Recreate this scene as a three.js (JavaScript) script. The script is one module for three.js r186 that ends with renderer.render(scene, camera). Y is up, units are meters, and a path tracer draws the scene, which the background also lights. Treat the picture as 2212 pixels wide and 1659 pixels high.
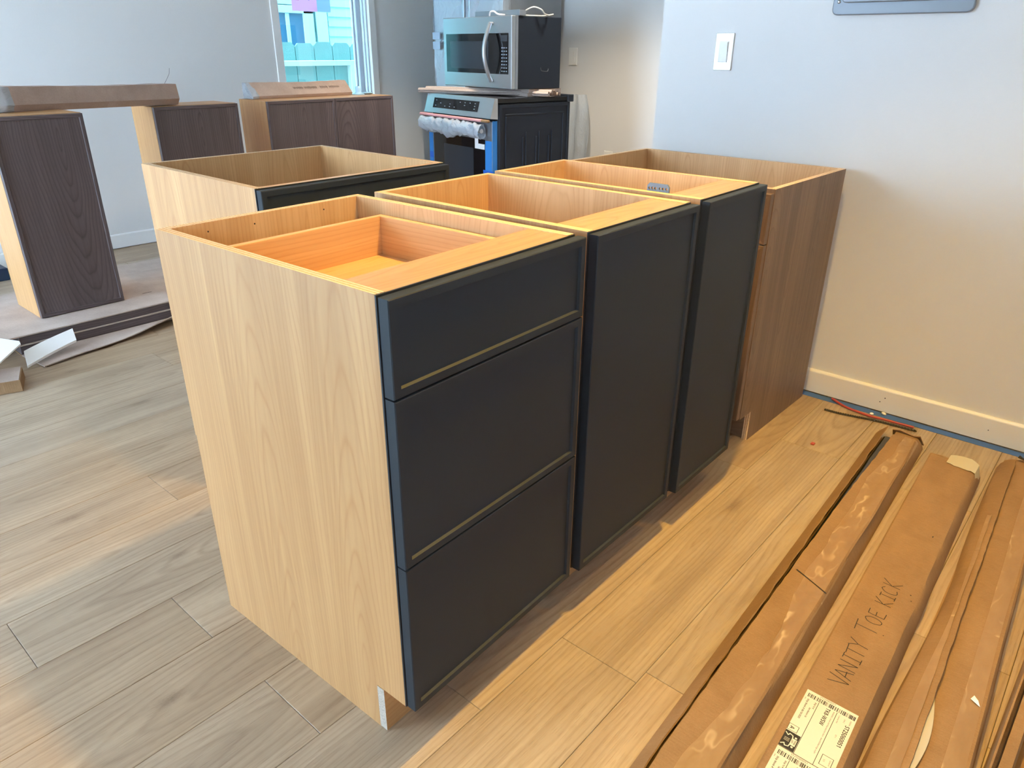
import * as THREE from 'three';
import { mergeGeometries, toCreasedNormals } from 'three/addons/utils/BufferGeometryUtils.js';
import { RoundedBoxGeometry } from 'three/addons/geometries/RoundedBoxGeometry.js';
import { RectAreaLightUniformsLib } from 'three/addons/lights/RectAreaLightUniformsLib.js';

// ------------------------------------------------------------------ camera, sky, exposure
const scene = new THREE.Scene();
const camera = new THREE.PerspectiveCamera(2 * Math.atan(829.5 / 1562.635) * 180 / Math.PI, 2212 / 1659, 0.05, 60);
camera.rotation.order = 'YXZ';
camera.position.set(-0.58368, 1.17632, 0.75299);
camera.rotation.set(-0.43278, -0.85648, 0.00758);
scene.add(camera);
scene.background = new THREE.Color().setRGB(0.515, 0.72, 0.985).multiplyScalar(22);   // even, hazy daylight sky
const renderer = new THREE.WebGLRenderer({ antialias: true });
renderer.toneMapping = THREE.LinearToneMapping;
renderer.toneMappingExposure = 1.34;
renderer.shadowMap.enabled = true;
RectAreaLightUniformsLib.init();
const WARM = new THREE.Color().setRGB(1.0, 0.63, 0.11), MILD = new THREE.Color().setRGB(1.0, 0.87, 0.68);
const LAMPS = [   // recessed ceiling cans: x, z, candela, cone half angle, soft edge, colour
  [0.74, 0.12, 17, 0.80, 1, WARM], [3.05, -2.2, 13, 0.98, 0.35, MILD], [-1.35, 0.25, 6, 0.80, 1, MILD], [1.35, 0.95, 5, 0.80, 1, WARM],
];
const CEIL = 2.5;

// ------------------------------------------------------------------ small helpers
const V3 = THREE.Vector3;
let seed = 12345;
const rnd = () => { seed = (seed + 0x6d2b79f5) | 0; let t = Math.imul(seed ^ (seed >>> 15), 1 | seed); t = (t + Math.imul(t ^ (t >>> 7), 61 | t)) ^ t; return ((t ^ (t >>> 14)) >>> 0) / 4294967296; };
const rr = (a, b) => a + (b - a) * rnd();
const used = {};
function numbered(name) { const n = used[name] = (used[name] ?? -1) + 1; return n ? `${name}_${String(n).padStart(3, '0')}` : name; }
function shade(o) { o.castShadow = true; o.receiveShadow = true; return o; }
function thing(name, label, category, [x, y, z] = [0, 0, 0], turn = 0, group) {
  const o = new THREE.Group(); o.name = numbered(name); o.position.set(x, y, z); o.rotation.y = turn;
  o.userData = { label, category }; if (group) o.userData.group = group;
  scene.add(o); return o;
}
function part(name, geo, mat, parent, label) {
  const m = shade(new THREE.Mesh(geo, mat)); m.name = name; if (label) m.userData.label = label;
  parent.add(m); return m;
}
function single(name, label, category, geo, mat, group) {
  const m = shade(new THREE.Mesh(geo, mat)); m.name = numbered(name); m.userData = { label, category }; if (group) m.userData.group = group;
  scene.add(m); return m;
}
function struct(name, geo, mat) { const m = shade(new THREE.Mesh(geo, mat)); m.name = name; m.userData = { kind: 'structure' }; scene.add(m); return m; }
const merge = (list) => { const l = list.map((g) => (g.index ? g.toNonIndexed() : g)); return mergeGeometries(l, false); };

// chamfered box between two corners, uv in metres (u along the grain axis)
function slab(a, b, o = {}) {
  const lo = [0, 1, 2].map((i) => Math.min(a[i], b[i])), hi = [0, 1, 2].map((i) => Math.max(a[i], b[i]));
  const c = Math.min(o.c ?? 0.0008, (hi[0] - lo[0]) / 2.2, (hi[1] - lo[1]) / 2.2, (hi[2] - lo[2]) / 2.2), g = 'xyz'.indexOf(o.grain ?? 'y'), dv = o.dv ?? 0; let du = o.du ?? 0;
  const pos = [], uv = [], groups = [];
  { const len = hi[g] - lo[g], f = lo[g] + du - Math.floor(lo[g] + du); if (len < 1 && f + len > 1) du -= f + len - 0.999; }
  const put = (pts, ax) => {
    const un = ax === g ? (g + 1) % 3 : g, vn = 3 - ax - un;
    for (const k of pts.length === 4 ? [0, 1, 2, 0, 2, 3] : [0, 1, 2]) { pos.push(...pts[k]); uv.push(pts[k][un] + du, pts[k][vn] + dv); }
  };
  const mid = [0, 1, 2].map((i) => (lo[i] + hi[i]) / 2);
  const outward = (pts) => {   // wind each face away from the middle
    const e1 = new V3().subVectors(new V3(...pts[1]), new V3(...pts[0])), e2 = new V3().subVectors(new V3(...pts[2]), new V3(...pts[0]));
    const out = new V3(...pts[0]).sub(new V3(...mid));
    return e1.cross(e2).dot(out) < 0 ? [...pts].reverse() : pts;
  };
  const P = (s, ax) => [0, 1, 2].map((i) => (s[i] < 0 ? lo[i] : hi[i]) + (i === ax ? 0 : -s[i] * c));   // corner s as seen on the face of axis ax
  for (let ax = 0; ax < 3; ax++) for (const d of [-1, 1]) {
    const start = pos.length / 3, i = (ax + 1) % 3, j = (ax + 2) % 3, q = [];
    for (const [p, r] of [[-1, -1], [1, -1], [1, 1], [-1, 1]]) { const s = []; s[ax] = d; s[i] = p; s[j] = r; q.push(P(s, ax)); }
    put(outward(q), ax);
    const key = (d > 0 ? '+' : '-') + 'xyz'[ax];
    groups.push([start, pos.length / 3 - start, o.faces?.[key] ?? 0]);
  }
  const start = pos.length / 3;
  if (c > 0) {
    for (let ax = 0; ax < 3; ax++) { const i = (ax + 1) % 3, j = (ax + 2) % 3; for (const p of [-1, 1]) for (const r of [-1, 1]) {
      const s0 = [], s1 = []; s0[ax] = -1; s1[ax] = 1; s0[i] = s1[i] = p; s0[j] = s1[j] = r;
      put(outward([P(s0, i), P(s1, i), P(s1, j), P(s0, j)]), j);
    } }
    for (const x of [-1, 1]) for (const y of [-1, 1]) for (const z of [-1, 1]) put(outward([P([x, y, z], 0), P([x, y, z], 1), P([x, y, z], 2)]), 1);
  }
  groups.push([start, pos.length / 3 - start, 0]);
  const geo = new THREE.BufferGeometry();
  geo.setAttribute('position', new THREE.Float32BufferAttribute(pos, 3)); geo.setAttribute('uv', new THREE.Float32BufferAttribute(uv, 2));
  if (o.faces) for (const [s, n, m] of groups) geo.addGroup(s, n, m);
  geo.computeVertexNormals(); return geo;
}
// prism of an outline in two axes, extruded along the third; materials: 0 low face, 1 high face, 2 edges
function prism(poly, ax, lo, hi, o = {}) {
  const i = (ax + 1) % 3, j = (ax + 2) % 3, pos = [], uv = [], g = 'xyz'.indexOf(o.grain ?? 'y'), dv = o.dv ?? 0; let du = o.du ?? 0;
  if (g !== ax) { const q = poly.map((p) => p[g === i ? 0 : 1]), a = Math.min(...q), len = Math.max(...q) - a, f = a + du - Math.floor(a + du); if (len < 1 && f + len > 1) du -= f + len - 0.999; }
  let area = 0; poly.forEach(([a, b], k) => { const [c, d] = poly[(k + 1) % poly.length]; area += a * d - b * c; });
  const P = area > 0 ? poly : [...poly].reverse();
  const tri = THREE.ShapeUtils.triangulateShape(P.map(([a, b]) => new THREE.Vector2(a, b)), []);
  const at = (a, b, h) => { const p = []; p[i] = a; p[j] = b; p[ax] = h; return p; };
  const push = (p) => { const un = ax === g ? i : g, vn = 3 - ax - un; pos.push(...p); uv.push(p[un] + du, p[vn] + dv); };
  for (const t of tri) for (const k of [t[0], t[2], t[1]]) push(at(...P[k], lo));
  const n0 = pos.length / 3;
  for (const t of tri) for (const k of t) push(at(...P[k], hi));
  const n1 = pos.length / 3;
  let run = 0;
  P.forEach((p, k) => {
    const q = P[(k + 1) % P.length], len = Math.hypot(q[0] - p[0], q[1] - p[1]);
    for (const [pt, h, u] of [[p, lo, run], [q, lo, run + len], [q, hi, run + len], [p, lo, run], [q, hi, run + len], [p, hi, run]]) { pos.push(...at(...pt, h)); uv.push(u, h - lo); }
    run += len;
  });
  const geo = new THREE.BufferGeometry();
  geo.setAttribute('position', new THREE.Float32BufferAttribute(pos, 3)); geo.setAttribute('uv', new THREE.Float32BufferAttribute(uv, 2));
  if (o.groups !== false) { geo.addGroup(0, n0, 0); geo.addGroup(n0, n1 - n0, 1); geo.addGroup(n1, pos.length / 3 - n1, 2); }
  geo.computeVertexNormals(); return geo;
}
// thin sheet lofted through stations of equal point counts, given thickness t towards the side of its normals
function sheet(stations, t, o = {}) {
  const n = stations.length, m = stations[0].length, pos = [], uv = [], idx = [];
  const P = (i, j) => new V3(...stations[Math.max(0, Math.min(n - 1, i))][Math.max(0, Math.min(m - 1, j))]);
  let su = 0;
  const top = [], bot = [], U = [];
  for (let i = 0; i < n; i++) { if (i) su += P(i, 0).distanceTo(P(i - 1, 0)); let sv = 0; for (let j = 0; j < m; j++) {
    if (j) sv += P(i, j).distanceTo(P(i, j - 1));
    const nn = new V3().subVectors(P(i + 1, j), P(i - 1, j)).cross(new V3().subVectors(P(i, j + 1), P(i, j - 1))).normalize();
    top.push(P(i, j)); bot.push(P(i, j).addScaledVector(nn, -t)); U.push([su, sv]);
  } }
  const all = [...top, ...bot]; all.forEach((p, k) => { pos.push(p.x, p.y, p.z); uv.push(...U[k % (n * m)]); });
  const N = n * m, T = (i, j) => i * m + j;
  for (let i = 0; i < n - 1; i++) for (let j = 0; j < m - 1; j++) {
    const a = T(i, j), b = T(i + 1, j), c = T(i + 1, j + 1), d = T(i, j + 1);
    idx.push(a, b, c, a, c, d); if (t > 0) idx.push(a + N, c + N, b + N, a + N, d + N, c + N);
  }
  let geo = new THREE.BufferGeometry();
  geo.setAttribute('position', new THREE.Float32BufferAttribute(pos, 3)); geo.setAttribute('uv', new THREE.Float32BufferAttribute(uv, 2)); geo.setIndex(idx);
  geo.computeVertexNormals();
  if (t > 0) {
    const rim = []; for (let i = 0; i < n - 1; i++) rim.push([T(i, 0), T(i + 1, 0), 1], [T(i, m - 1), T(i + 1, m - 1), 0]);
    for (let j = 0; j < m - 1; j++) rim.push([T(0, j), T(0, j + 1), 0], [T(n - 1, j), T(n - 1, j + 1), 1]);
    const rp = [], ru = []; for (const [a, b, f] of rim) { const q = f ? [a, a + N, b + N, a, b + N, b] : [a, b, b + N, a, b + N, a + N]; for (const k of q) { const p = all[k]; rp.push(p.x, p.y, p.z); ru.push(...U[k % N]); } }
    const rg = new THREE.BufferGeometry(); rg.setAttribute('position', new THREE.Float32BufferAttribute(rp, 3)); rg.setAttribute('uv', new THREE.Float32BufferAttribute(ru, 2)); rg.computeVertexNormals();
    geo = merge([toCreasedNormals(geo, 0.55), rg]);
  } else if (o.crease) geo = toCreasedNormals(geo, o.crease);
  return geo;
}
function tube(points, r, seg = 40, rs = 8) { return new THREE.TubeGeometry(new THREE.CatmullRomCurve3(points.map((p) => new V3(...p))), seg, r, rs, false); }
const lerp = (a, b, t) => a + (b - a) * t;

// ------------------------------------------------------------------ noise and textures
const perm = new Uint8Array(512); { const p = [...Array(256).keys()]; for (let i = 255; i > 0; i--) { const j = Math.floor(rnd() * (i + 1)); [p[i], p[j]] = [p[j], p[i]]; } for (let i = 0; i < 512; i++) perm[i] = p[i & 255]; }
function vn(x, y) {   // value noise 0..1
  const xi = Math.floor(x), yi = Math.floor(y); let fx = x - xi, fy = y - yi; fx = fx * fx * (3 - 2 * fx); fy = fy * fy * (3 - 2 * fy);
  const h = (a, b) => perm[perm[a & 255] + (b & 255)] / 255;
  const a = h(xi, yi), b = h(xi + 1, yi), c = h(xi, yi + 1), d = h(xi + 1, yi + 1);
  return a + (b - a) * fx + (c - a) * fy + (a - b - c + d) * fx * fy;
}
const fbm = (x, y, n = 3) => { let s = 0, a = 0.5, w = 0; for (let i = 0; i < n; i++) { s += a * vn(x, y); w += a; x = x * 2.03 + 17.3; y = y * 2.03 + 5.1; a *= 0.5; } return s / w; };
function dataTex(w, h, f, srgb = true) {   // f(x, y) -> [r, g, b] 0..255
  const d = new Uint8Array(w * h * 4);
  for (let y = 0; y < h; y++) for (let x = 0; x < w; x++) { const c = f(x, y), k = (y * w + x) * 4; d[k] = Math.max(0, Math.min(255, c[0])); d[k + 1] = Math.max(0, Math.min(255, c[1])); d[k + 2] = Math.max(0, Math.min(255, c[2])); d[k + 3] = 255; }
  const t = new THREE.DataTexture(d, w, h, THREE.RGBAFormat); t.wrapS = t.wrapT = THREE.RepeatWrapping; t.magFilter = THREE.LinearFilter; t.minFilter = THREE.LinearMipmapLinearFilter; t.generateMipmaps = true;
  if (srgb) t.colorSpace = THREE.SRGBColorSpace; t.needsUpdate = true; return t;
}
const mix3 = (a, b, t) => [a[0] + (b[0] - a[0]) * t, a[1] + (b[1] - a[1]) * t, a[2] + (b[2] - a[2]) * t];
// flat-sawn grain at (u along, v across) in metres -> [ring 0..1, streak 0..1, pore 0..1]
function grain(u, v, s) {
  const wob = (fbm(u * 2.1 + s.o, v * 9 + s.o, 3) - 0.5) * s.wob, depth = s.depth + (s.slope ?? 0) * (u - 0.5) + (vn(u * s.slow + s.o * 3.1, s.o) - 0.5) * s.taper;
  const r = Math.sqrt((v - s.v0 + wob) ** 2 + depth * depth), ph = r * s.freq + fbm(u * 5 + s.o, v * 30, 2) * 0.7, fr = ph - Math.floor(ph);
  const line = fr < s.edge ? fr / s.edge : (1 - fr) / (1 - s.edge);
  const thin = Math.exp(-(((fr - 0.82) / 0.11) ** 2)) * (0.35 + 0.65 * vn(u * 3 + Math.floor(ph) * 7.7, s.o)) * (0.5 + 0.5 * vn(u * 60, v * 700));
  return [line * line, 0.6 * fbm(u * 1.1 + s.o * 7, v * 24 + s.o, 3) + 0.4 * vn(u * 2.5 + s.o, v * 150 + s.o * 3), vn(u * 38 + s.o, v * 1500), thin];
}
// floor: ten different oak boards in one texture, 1.24 m by 0.19 m each
const BOARDS = 10, boardTone = [], boardSpec = [], knots = [];
for (let b = 0; b < BOARDS; b++) {
  boardTone.push([rr(-6, 6), rr(-2, 2)]);
  boardSpec.push({ o: 11.7 * b + 3, v0: rr(0.05, 0.14), depth: rr(0.004, 0.03), taper: rr(0.03, 0.09), slow: rr(1.3, 2.6), freq: rr(62, 95), edge: 0.75, wob: 0.02, slope: rr(-0.09, 0.09) });
  knots.push(rnd() < 0.6 ? [rr(0.15, 1.1), rr(0.04, 0.15), rr(0.008, 0.016)] : null);
}
const FW = 2048, FH = 2000, FR = FH / BOARDS, floorBump = new Float32Array(FW * FH);
const floorMap = dataTex(FW, FH, (x, y) => {
  const b = Math.floor(y / FR), u = x / FW * 1.24; let v = (y - b * FR) / FR * 0.19; const s = boardSpec[b], k = knots[b];
  let dark = 0; if (k) { const dx = (u - k[0]) * 0.45, dy = v - k[1], d = Math.hypot(dx, dy); v += dy / (d + 0.004) * 0.012 * Math.exp(-d / 0.016); dark = Math.exp(-((d / k[2]) ** 2)) * 0.55 * (0.6 + 0.4 * vn(u * 300, v * 300)); }
  const [ring, streak, pore, thin] = grain(u, v, s), cloud = fbm(u * 3 + b * 9, v * 14, 3);
  const p = Math.max(0, pore - 0.62) / 0.38 * (0.35 + 0.65 * vn(u * 14 + b, v * 260));
  const L = 0.5 + (streak - 0.5) * 0.55 + (cloud - 0.5) * 0.65 - ring * 0.16 - thin * 0.34;
  let c = mix3([142, 120, 96], [193, 171, 143], Math.max(0, Math.min(1, L)));
  c = mix3(c, [104, 84, 64], Math.min(1, p * 0.30 + dark));
  floorBump[y * FW + x] = 0.62 - p * 0.5 + (vn(u * 25, v * 900) - 0.5) * 0.3;
  return [c[0] + boardTone[b][0] + boardTone[b][1], c[1] + boardTone[b][0], c[2] + boardTone[b][0] - boardTone[b][1]];
});
const floorBumpTex = dataTex(FW, FH, (x, y) => { const q = floorBump[y * FW + x] * 255; return [q, q, q]; }, false);
// sheet woods: u along the grain; repeat set so uv can stay in metres
function woodTex(w, h, lu, lv, specs, tones, k = {}) {
  const t = dataTex(w, h, (x, y) => {
    let u = x / w * lu, v = y / h * lv;
    const leaf = Math.min(specs.length - 1, Math.floor(v / lv * specs.length)), s = specs[leaf];
    const [ring, streak, pore, thin] = grain(u, v, s), cloud = fbm(u * 2 + leaf * 5, v * 12, 3);
    let c = mix3(tones[0], tones[1], Math.max(0, Math.min(1, 0.5 + (streak - 0.5) * (k.streak ?? 0.9) + (cloud - 0.5) * (k.cloud ?? 0.6))));
    c = mix3(c, tones[2], Math.min(1, (k.thin ? thin * k.thin : 0) + Math.pow(ring, k.pow ?? 2.5) * (k.ring ?? 0.5)));
    return mix3(c, tones[3], Math.max(0, pore - 0.66) * (k.pore ?? 0.5));
  });
  t.repeat.set(1 / lu, 1 / lv); return t;
}
const leafs = (n, lv, f) => [...Array(n)].map((_, i) => ({ o: 5.3 * i + f.o, v0: lv / n * (i + rr(0.3, 0.7)), depth: rr(...f.depth), taper: rr(...f.taper), slow: f.slow, freq: f.freq, edge: 0.8, wob: f.wob, slope: (rnd() < 0.5 ? -1 : 1) * rr(0.7, 1.2) * (f.slope ?? 0) }));
const mapleT = woodTex(1024, 1024, 1.0, 0.8, leafs(3, 0.8, { o: 1, depth: [0.02, 0.07], taper: [0.03, 0.06], slow: 2.6, freq: 120, wob: 0.045, slope: 0.09 }), [[178, 131, 82], [206, 160, 107], [160, 103, 52], [152, 100, 52]], { ring: 0.10, pow: 2, thin: 0.30, streak: 1.1, cloud: 0.6, pore: 0.3 });
const mapleInT = woodTex(1024, 1024, 1.0, 0.8, leafs(3, 0.8, { o: 41, depth: [0.02, 0.08], taper: [0.03, 0.06], slow: 2.4, freq: 110, wob: 0.04, slope: 0.10 }), [[206, 158, 104], [228, 184, 130], [180, 122, 66], [172, 118, 66]], { ring: 0.12, pow: 2, thin: 0.30, streak: 0.9, cloud: 0.5, pore: 0.3 });
const walnutT = woodTex(1024, 1024, 1.0, 0.8, leafs(4, 0.8, { o: 77, depth: [0.0, 0.04], taper: [0.06, 0.12], slow: 1.8, freq: 90, wob: 0.03, slope: 0.12 }), [[104, 82, 64], [142, 115, 92], [86, 64, 48], [70, 52, 40]], { ring: 0.35, pow: 2.5, streak: 1.2, pore: 0.7 });
const darkWalnutT = woodTex(1024, 1024, 1.0, 0.8, leafs(2, 0.8, { o: 119, depth: [0.03, 0.10], taper: [0.05, 0.1], slow: 2.2, freq: 85, wob: 0.05, slope: 0.14 }), [[76, 64, 62], [108, 93, 91], [58, 48, 48], [44, 37, 37]], { ring: 0.42, pow: 1.5, thin: 0.3, streak: 0.7, pore: 0.5 });
const plyT = dataTex(256, 64, (x, y) => { const k = y / 64 * 5.5, f = k - Math.floor(k), n = (vn(x * 0.35, Math.floor(k) * 9 + y * 0.2) - 0.5) * 26; const dark = f < 0.16 ? 1 : 0, alt = Math.floor(k) % 2; const c = mix3(alt ? [214, 172, 122] : [238, 208, 164], [148, 104, 66], dark * 0.75); return [c[0] + n, c[1] + n, c[2] + n]; });
plyT.repeat.set(1 / 0.25, 1 / 0.019);
const chipT = dataTex(128, 128, (x, y) => { const n = vn(x * 0.35, y * 0.6) * 60 + vn(x * 0.9, y * 0.9) * 40; return [150 + n * 0.7, 140 + n * 0.65, 126 + n * 0.6]; }); chipT.repeat.set(1 / 0.08, 1 / 0.08);
const cardT = dataTex(1024, 512, (x, y) => { const u = x / 1024, v = y / 512, n = (fbm(u * 9, v * 9, 4) - 0.5) * 26 + (vn(x * 0.5, y * 0.5) - 0.5) * 9 + (vn(x * 0.9, y * 0.08) - 0.5) * 10; return [160 + n, 125 + n * 0.9, 86 + n * 0.8]; });
cardT.repeat.set(1 / 0.8, 1 / 0.4);
const cardPaleT = dataTex(256, 256, (x, y) => { const n = (fbm(x / 40, y / 40, 4) - 0.5) * 24 + (vn(x * 0.5, y * 0.5) - 0.5) * 8; return [181 + n, 162 + n, 148 + n]; }); cardPaleT.repeat.set(1 / 0.5, 1 / 0.5);
const cardB = dataTex(512, 256, (x, y) => { const q = 128 + 60 * Math.sin(x / 512 * Math.PI * 2 * 64) * 0.35 + (fbm(x * 0.03, y * 0.03, 3) - 0.5) * 150; return [q, q, q]; }, false); cardB.repeat.set(1 / 0.45, 1 / 0.4);
const tapeB = dataTex(512, 256, (x, y) => { const a = x / 512, b = y / 256, q = 128 + 110 * Math.pow(Math.abs(Math.sin((a * 9 + 2.2 * fbm(a * 8, b * 5, 3) + b * 2) * Math.PI)), 6) * fbm(a * 6, b * 6, 2) + (fbm(a * 30, b * 14, 2) - 0.5) * 60; return [q, q, q]; }, false); tapeB.repeat.set(1 / 0.5, 1 / 0.12);
const tapeT = dataTex(512, 256, (x, y) => { const a = x / 512, b = y / 256, q = Math.pow(Math.abs(Math.sin((a * 5 + 2.6 * fbm(a * 7, b * 4, 3) + b * 1.5) * Math.PI)), 22) * Math.max(0, fbm(a * 6, b * 6, 2) - 0.42) * 3, n = (fbm(a * 12, b * 8, 3) - 0.5) * 20; return mix3([152 + n, 119 + n, 80 + n], [205, 178, 140], Math.min(0.8, q)); }); tapeT.repeat.set(1 / 0.6, 1 / 0.15);
const wallB = dataTex(512, 512, (x, y) => { const q = 128 + (fbm(x * 0.11, y * 0.11, 3) - 0.5) * 130 + (vn(x * 0.5, y * 0.5) - 0.5) * 30; return [q, q, q]; }, false); wallB.repeat.set(1 / 0.35, 1 / 0.35);

const S = (p) => new THREE.MeshStandardMaterial(p), Ph = (p) => new THREE.MeshPhysicalMaterial(p);
const M = {
  plank: S({ map: floorMap, bumpMap: floorBumpTex, bumpScale: 0.0010, roughness: 0.42 }),
  sub: S({ color: '#3a3128', roughness: 0.9 }),
  wall: S({ color: '#dedbd5', roughness: 0.75, bumpMap: wallB, bumpScale: 0.0004 }),
  ceil: S({ color: '#e4e2de', roughness: 0.9 }),
  trim: S({ color: '#e9e6df', roughness: 0.4 }),
  maple: S({ map: mapleT, roughness: 0.42 }),
  mapleIn: S({ map: mapleInT, roughness: 0.4 }),
  ply: S({ map: plyT, roughness: 0.6 }),
  chip: S({ map: chipT, roughness: 0.85 }),
  walnut: S({ map: walnutT, roughness: 0.45 }),
  walnutDark: S({ map: darkWalnutT, roughness: 0.42 }),
  charcoal: Ph({ color: '#2a3035', roughness: 0.55, specularIntensity: 0.6 }),
  charcoalEdge: S({ color: '#23272b', roughness: 0.5 }),
  card: S({ map: cardT, color: '#e8e6e4', bumpMap: cardB, bumpScale: 0.0006, roughness: 0.8 }),
  cardPale: S({ map: cardPaleT, roughness: 0.8 }),
  tape: Ph({ map: tapeT, roughness: 0.36, bumpMap: tapeB, bumpScale: 0.0012 }),
  black: S({ color: '#0b0b0c', roughness: 0.6 }),
  darkGrey: S({ color: '#4b4c4e', roughness: 0.55 }),
  steel: S({ color: '#b9bcbe', roughness: 0.33, metalness: 0.9 }),
  steelDull: S({ color: '#9a9ea3', roughness: 0.45, metalness: 0.8 }),
  enamel: Ph({ color: '#1a212b', roughness: 0.5, specularIntensity: 0.7 }),
  glassBlack: Ph({ color: '#0c0e11', roughness: 0.08 }),
  glassGrey: Ph({ color: '#33373c', roughness: 0.12 }),
  panelGrey: S({ color: '#7d8185', roughness: 0.42, metalness: 0.25 }),
  white: S({ color: '#eeebe2', roughness: 0.4 }),
  whiteGloss: Ph({ color: '#eceadf', roughness: 0.15 }),
  paper: S({ color: '#efece6', roughness: 0.85 }),
  film: Ph({ color: '#dfe6ec', roughness: 0.16, bumpMap: tapeB, bumpScale: 0.006, transmission: 0.5, thickness: 0, side: THREE.DoubleSide }),
  filmClear: Ph({ color: '#f1f4f7', roughness: 0.1, transmission: 0.75, thickness: 0, side: THREE.DoubleSide }),
  blueTape: S({ color: '#2f7fc4', roughness: 0.6 }),
  blueTapeDeep: S({ color: '#1d5fc0', roughness: 0.6 }),
  floorTape: S({ color: '#3f66a8', roughness: 0.6 }),
  pink: S({ color: '#d89a98', roughness: 0.8 }),
  red: S({ color: '#b0463f', roughness: 0.45 }),
  ink: S({ color: '#26201c', roughness: 0.7 }),
  pane: Ph({ color: '#ffffff', roughness: 0, transmission: 1, thickness: 0, ior: 1.5 }),
  vinyl: S({ color: '#bfc9d0', roughness: 0.35 }),
  outTrim: S({ color: '#9cc4c6', roughness: 0.7 }),
  siding: S({ color: '#93c4c0', roughness: 0.8 }),
  fence: S({ color: '#719a95', roughness: 0.9 }),
  rail: S({ color: '#b5cfc8', roughness: 0.8 }),
  ground: S({ color: '#8b877d', roughness: 1 }),
  glassDay: Ph({ color: '#39627f', roughness: 0.1 }),
};
M.fence.bumpMap = wallB; M.fence.bumpScale = 0.004;

// ------------------------------------------------------------------ room shell
const XR = 2.056, XK = 4.46, ZF = -4.163, ZJ = -0.805, XL = -2.9, ZB = 2.5;
const box = (x0, y0, z0, x1, y1, z1, c = 0) => slab([x0, y0, z0], [x1, y1, z1], { c, grain: 'x' });
const floor = struct('floor', box(XL - 0.12, -0.16, ZF - 0.14, XK + 0.12, -0.0122, ZB + 0.12), M.sub);
{ // planks: rows along x, 0.1915 apart, each plank a piece of its own
  const P = 0.1915, z0 = -0.34, joints = new Map([[2, 0.41], [1, -1.05], [0, -0.09], [-1, -0.75], [-2, -1.3], [-3, -0.384], [-4, -0.95], [-5, 0.105], [-6, -0.6], [-7, 0.42], [-8, -0.2]]), L = 1.2, geos = new Map();
  const plankGeo = (len, b, cut, flip, flop) => {
    const key = [len.toFixed(3), b, cut.toFixed(2), flip, flop].join(); if (geos.has(key)) return geos.get(key);
    const g = slab([0.0004, -0.012, 0.0004], [len - 0.0004, 0, P - 0.0004], { c: 0.0009, grain: 'x' }), uv = g.attributes.uv, p = g.attributes.position;
    for (let i = 0; i < uv.count; i++) { const u = Math.min(0.998, (p.getX(i) + cut) / 1.24), v = Math.min(0.985, Math.max(0.015, p.getZ(i) / P)); uv.setXY(i, flip ? 1 - u : u, (b + (flop ? 1 - v : v)) / BOARDS); }
    geos.set(key, g); return g;
  };
  for (let k = -20; k < 15; k++) {
    const za = z0 + k * P; if (za + P < ZF + 0.005 || za > ZB) continue;
    const j0 = joints.get(k) ?? rr(-1, 0); let n = 0;
    for (let x = j0 - Math.ceil((j0 - XL) / L) * L; x < XK; x += L) {
      const a = Math.max(x, XL), b = Math.min(x + L, za < ZJ ? XK : XR + 0.02); if (b - a < 0.03) continue;
      const m = part('plank', plankGeo(b - a, (k * 7 + n * 3 + 100) % BOARDS, a - x, rnd() < 0.5, rnd() < 0.5), M.plank, floor); m.position.set(a, 0, za); n++;
    }
  }
}
struct('ceiling', box(XL - 0.12, CEIL, ZF - 0.14, XK + 0.12, CEIL + 0.12, ZB + 0.12), M.ceil);
struct('upper_storey', box(XL - 0.12, CEIL + 0.14, ZF - 0.2, XK + 0.12, 11, ZB + 0.12), M.siding);
struct('house_mass', box(XK + 0.13, -0.3, ZF - 0.2, 12, 11, ZB), M.siding);
struct('wall_right', box(XR, 0, ZJ + 0.0, XR + 0.12, CEIL, ZB), M.wall);
struct('wall_jog', box(XR + 0.12, 0, ZJ, XK, CEIL, ZJ + 0.12), M.wall);
struct('wall_kitchen', box(XK, 0, ZF, XK + 0.12, CEIL, ZJ + 0.12), M.wall);
const BX0 = -2.55, BX1 = -1.62, BY0 = 1.1, BY1 = 2.15;
struct('wall_back', merge([box(XL, 0, ZB, BX0, CEIL, ZB + 0.12), box(BX1, 0, ZB, XR + 0.12, CEIL, ZB + 0.12), box(BX0, 0, ZB, BX1, BY0, ZB + 0.12), box(BX0, BY1, ZB, BX1, CEIL, ZB + 0.12)]), M.wall);
{ // window behind the camera
  const w = struct('window_2', merge([box(BX0, BY0, ZB + 0.03, BX1, BY0 + 0.05, ZB + 0.09), box(BX0, BY1 - 0.05, ZB + 0.03, BX1, BY1, ZB + 0.09), ...[BX0, (BX0 + BX1) / 2 - 0.025, BX1 - 0.05].map((x) => box(x, BY0, ZB + 0.03, x + 0.05, BY1, ZB + 0.09))]), M.vinyl);
  part('pane', slab([BX0 + 0.04, BY0 + 0.04, ZB + 0.058], [BX1 - 0.04, BY1 - 0.04, ZB + 0.062], { c: 0 }), M.pane, w);
}
const WX0 = 2.585, WX1 = 3.372, WY0 = 0.80, WY1 = 2.08;
struct('wall_far', merge([box(XL, 0, ZF - 0.14, WX0, CEIL, ZF), box(WX1, 0, ZF - 0.14, XK + 0.12, CEIL, ZF), box(WX0, 0, ZF - 0.14, WX1, WY0, ZF), box(WX0, WY1, ZF - 0.14, WX1, CEIL, ZF)]), M.wall);
const SZ0 = -3.55, SZ1 = -1.45, SY1 = 2.12;
struct('wall_left', merge([box(XL - 0.12, 0, ZF - 0.14, XL, CEIL, SZ0), box(XL - 0.12, 0, SZ1, XL, CEIL, ZB + 0.12), box(XL - 0.12, SY1, SZ0, XL, CEIL, SZ1)]), M.wall);
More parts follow.
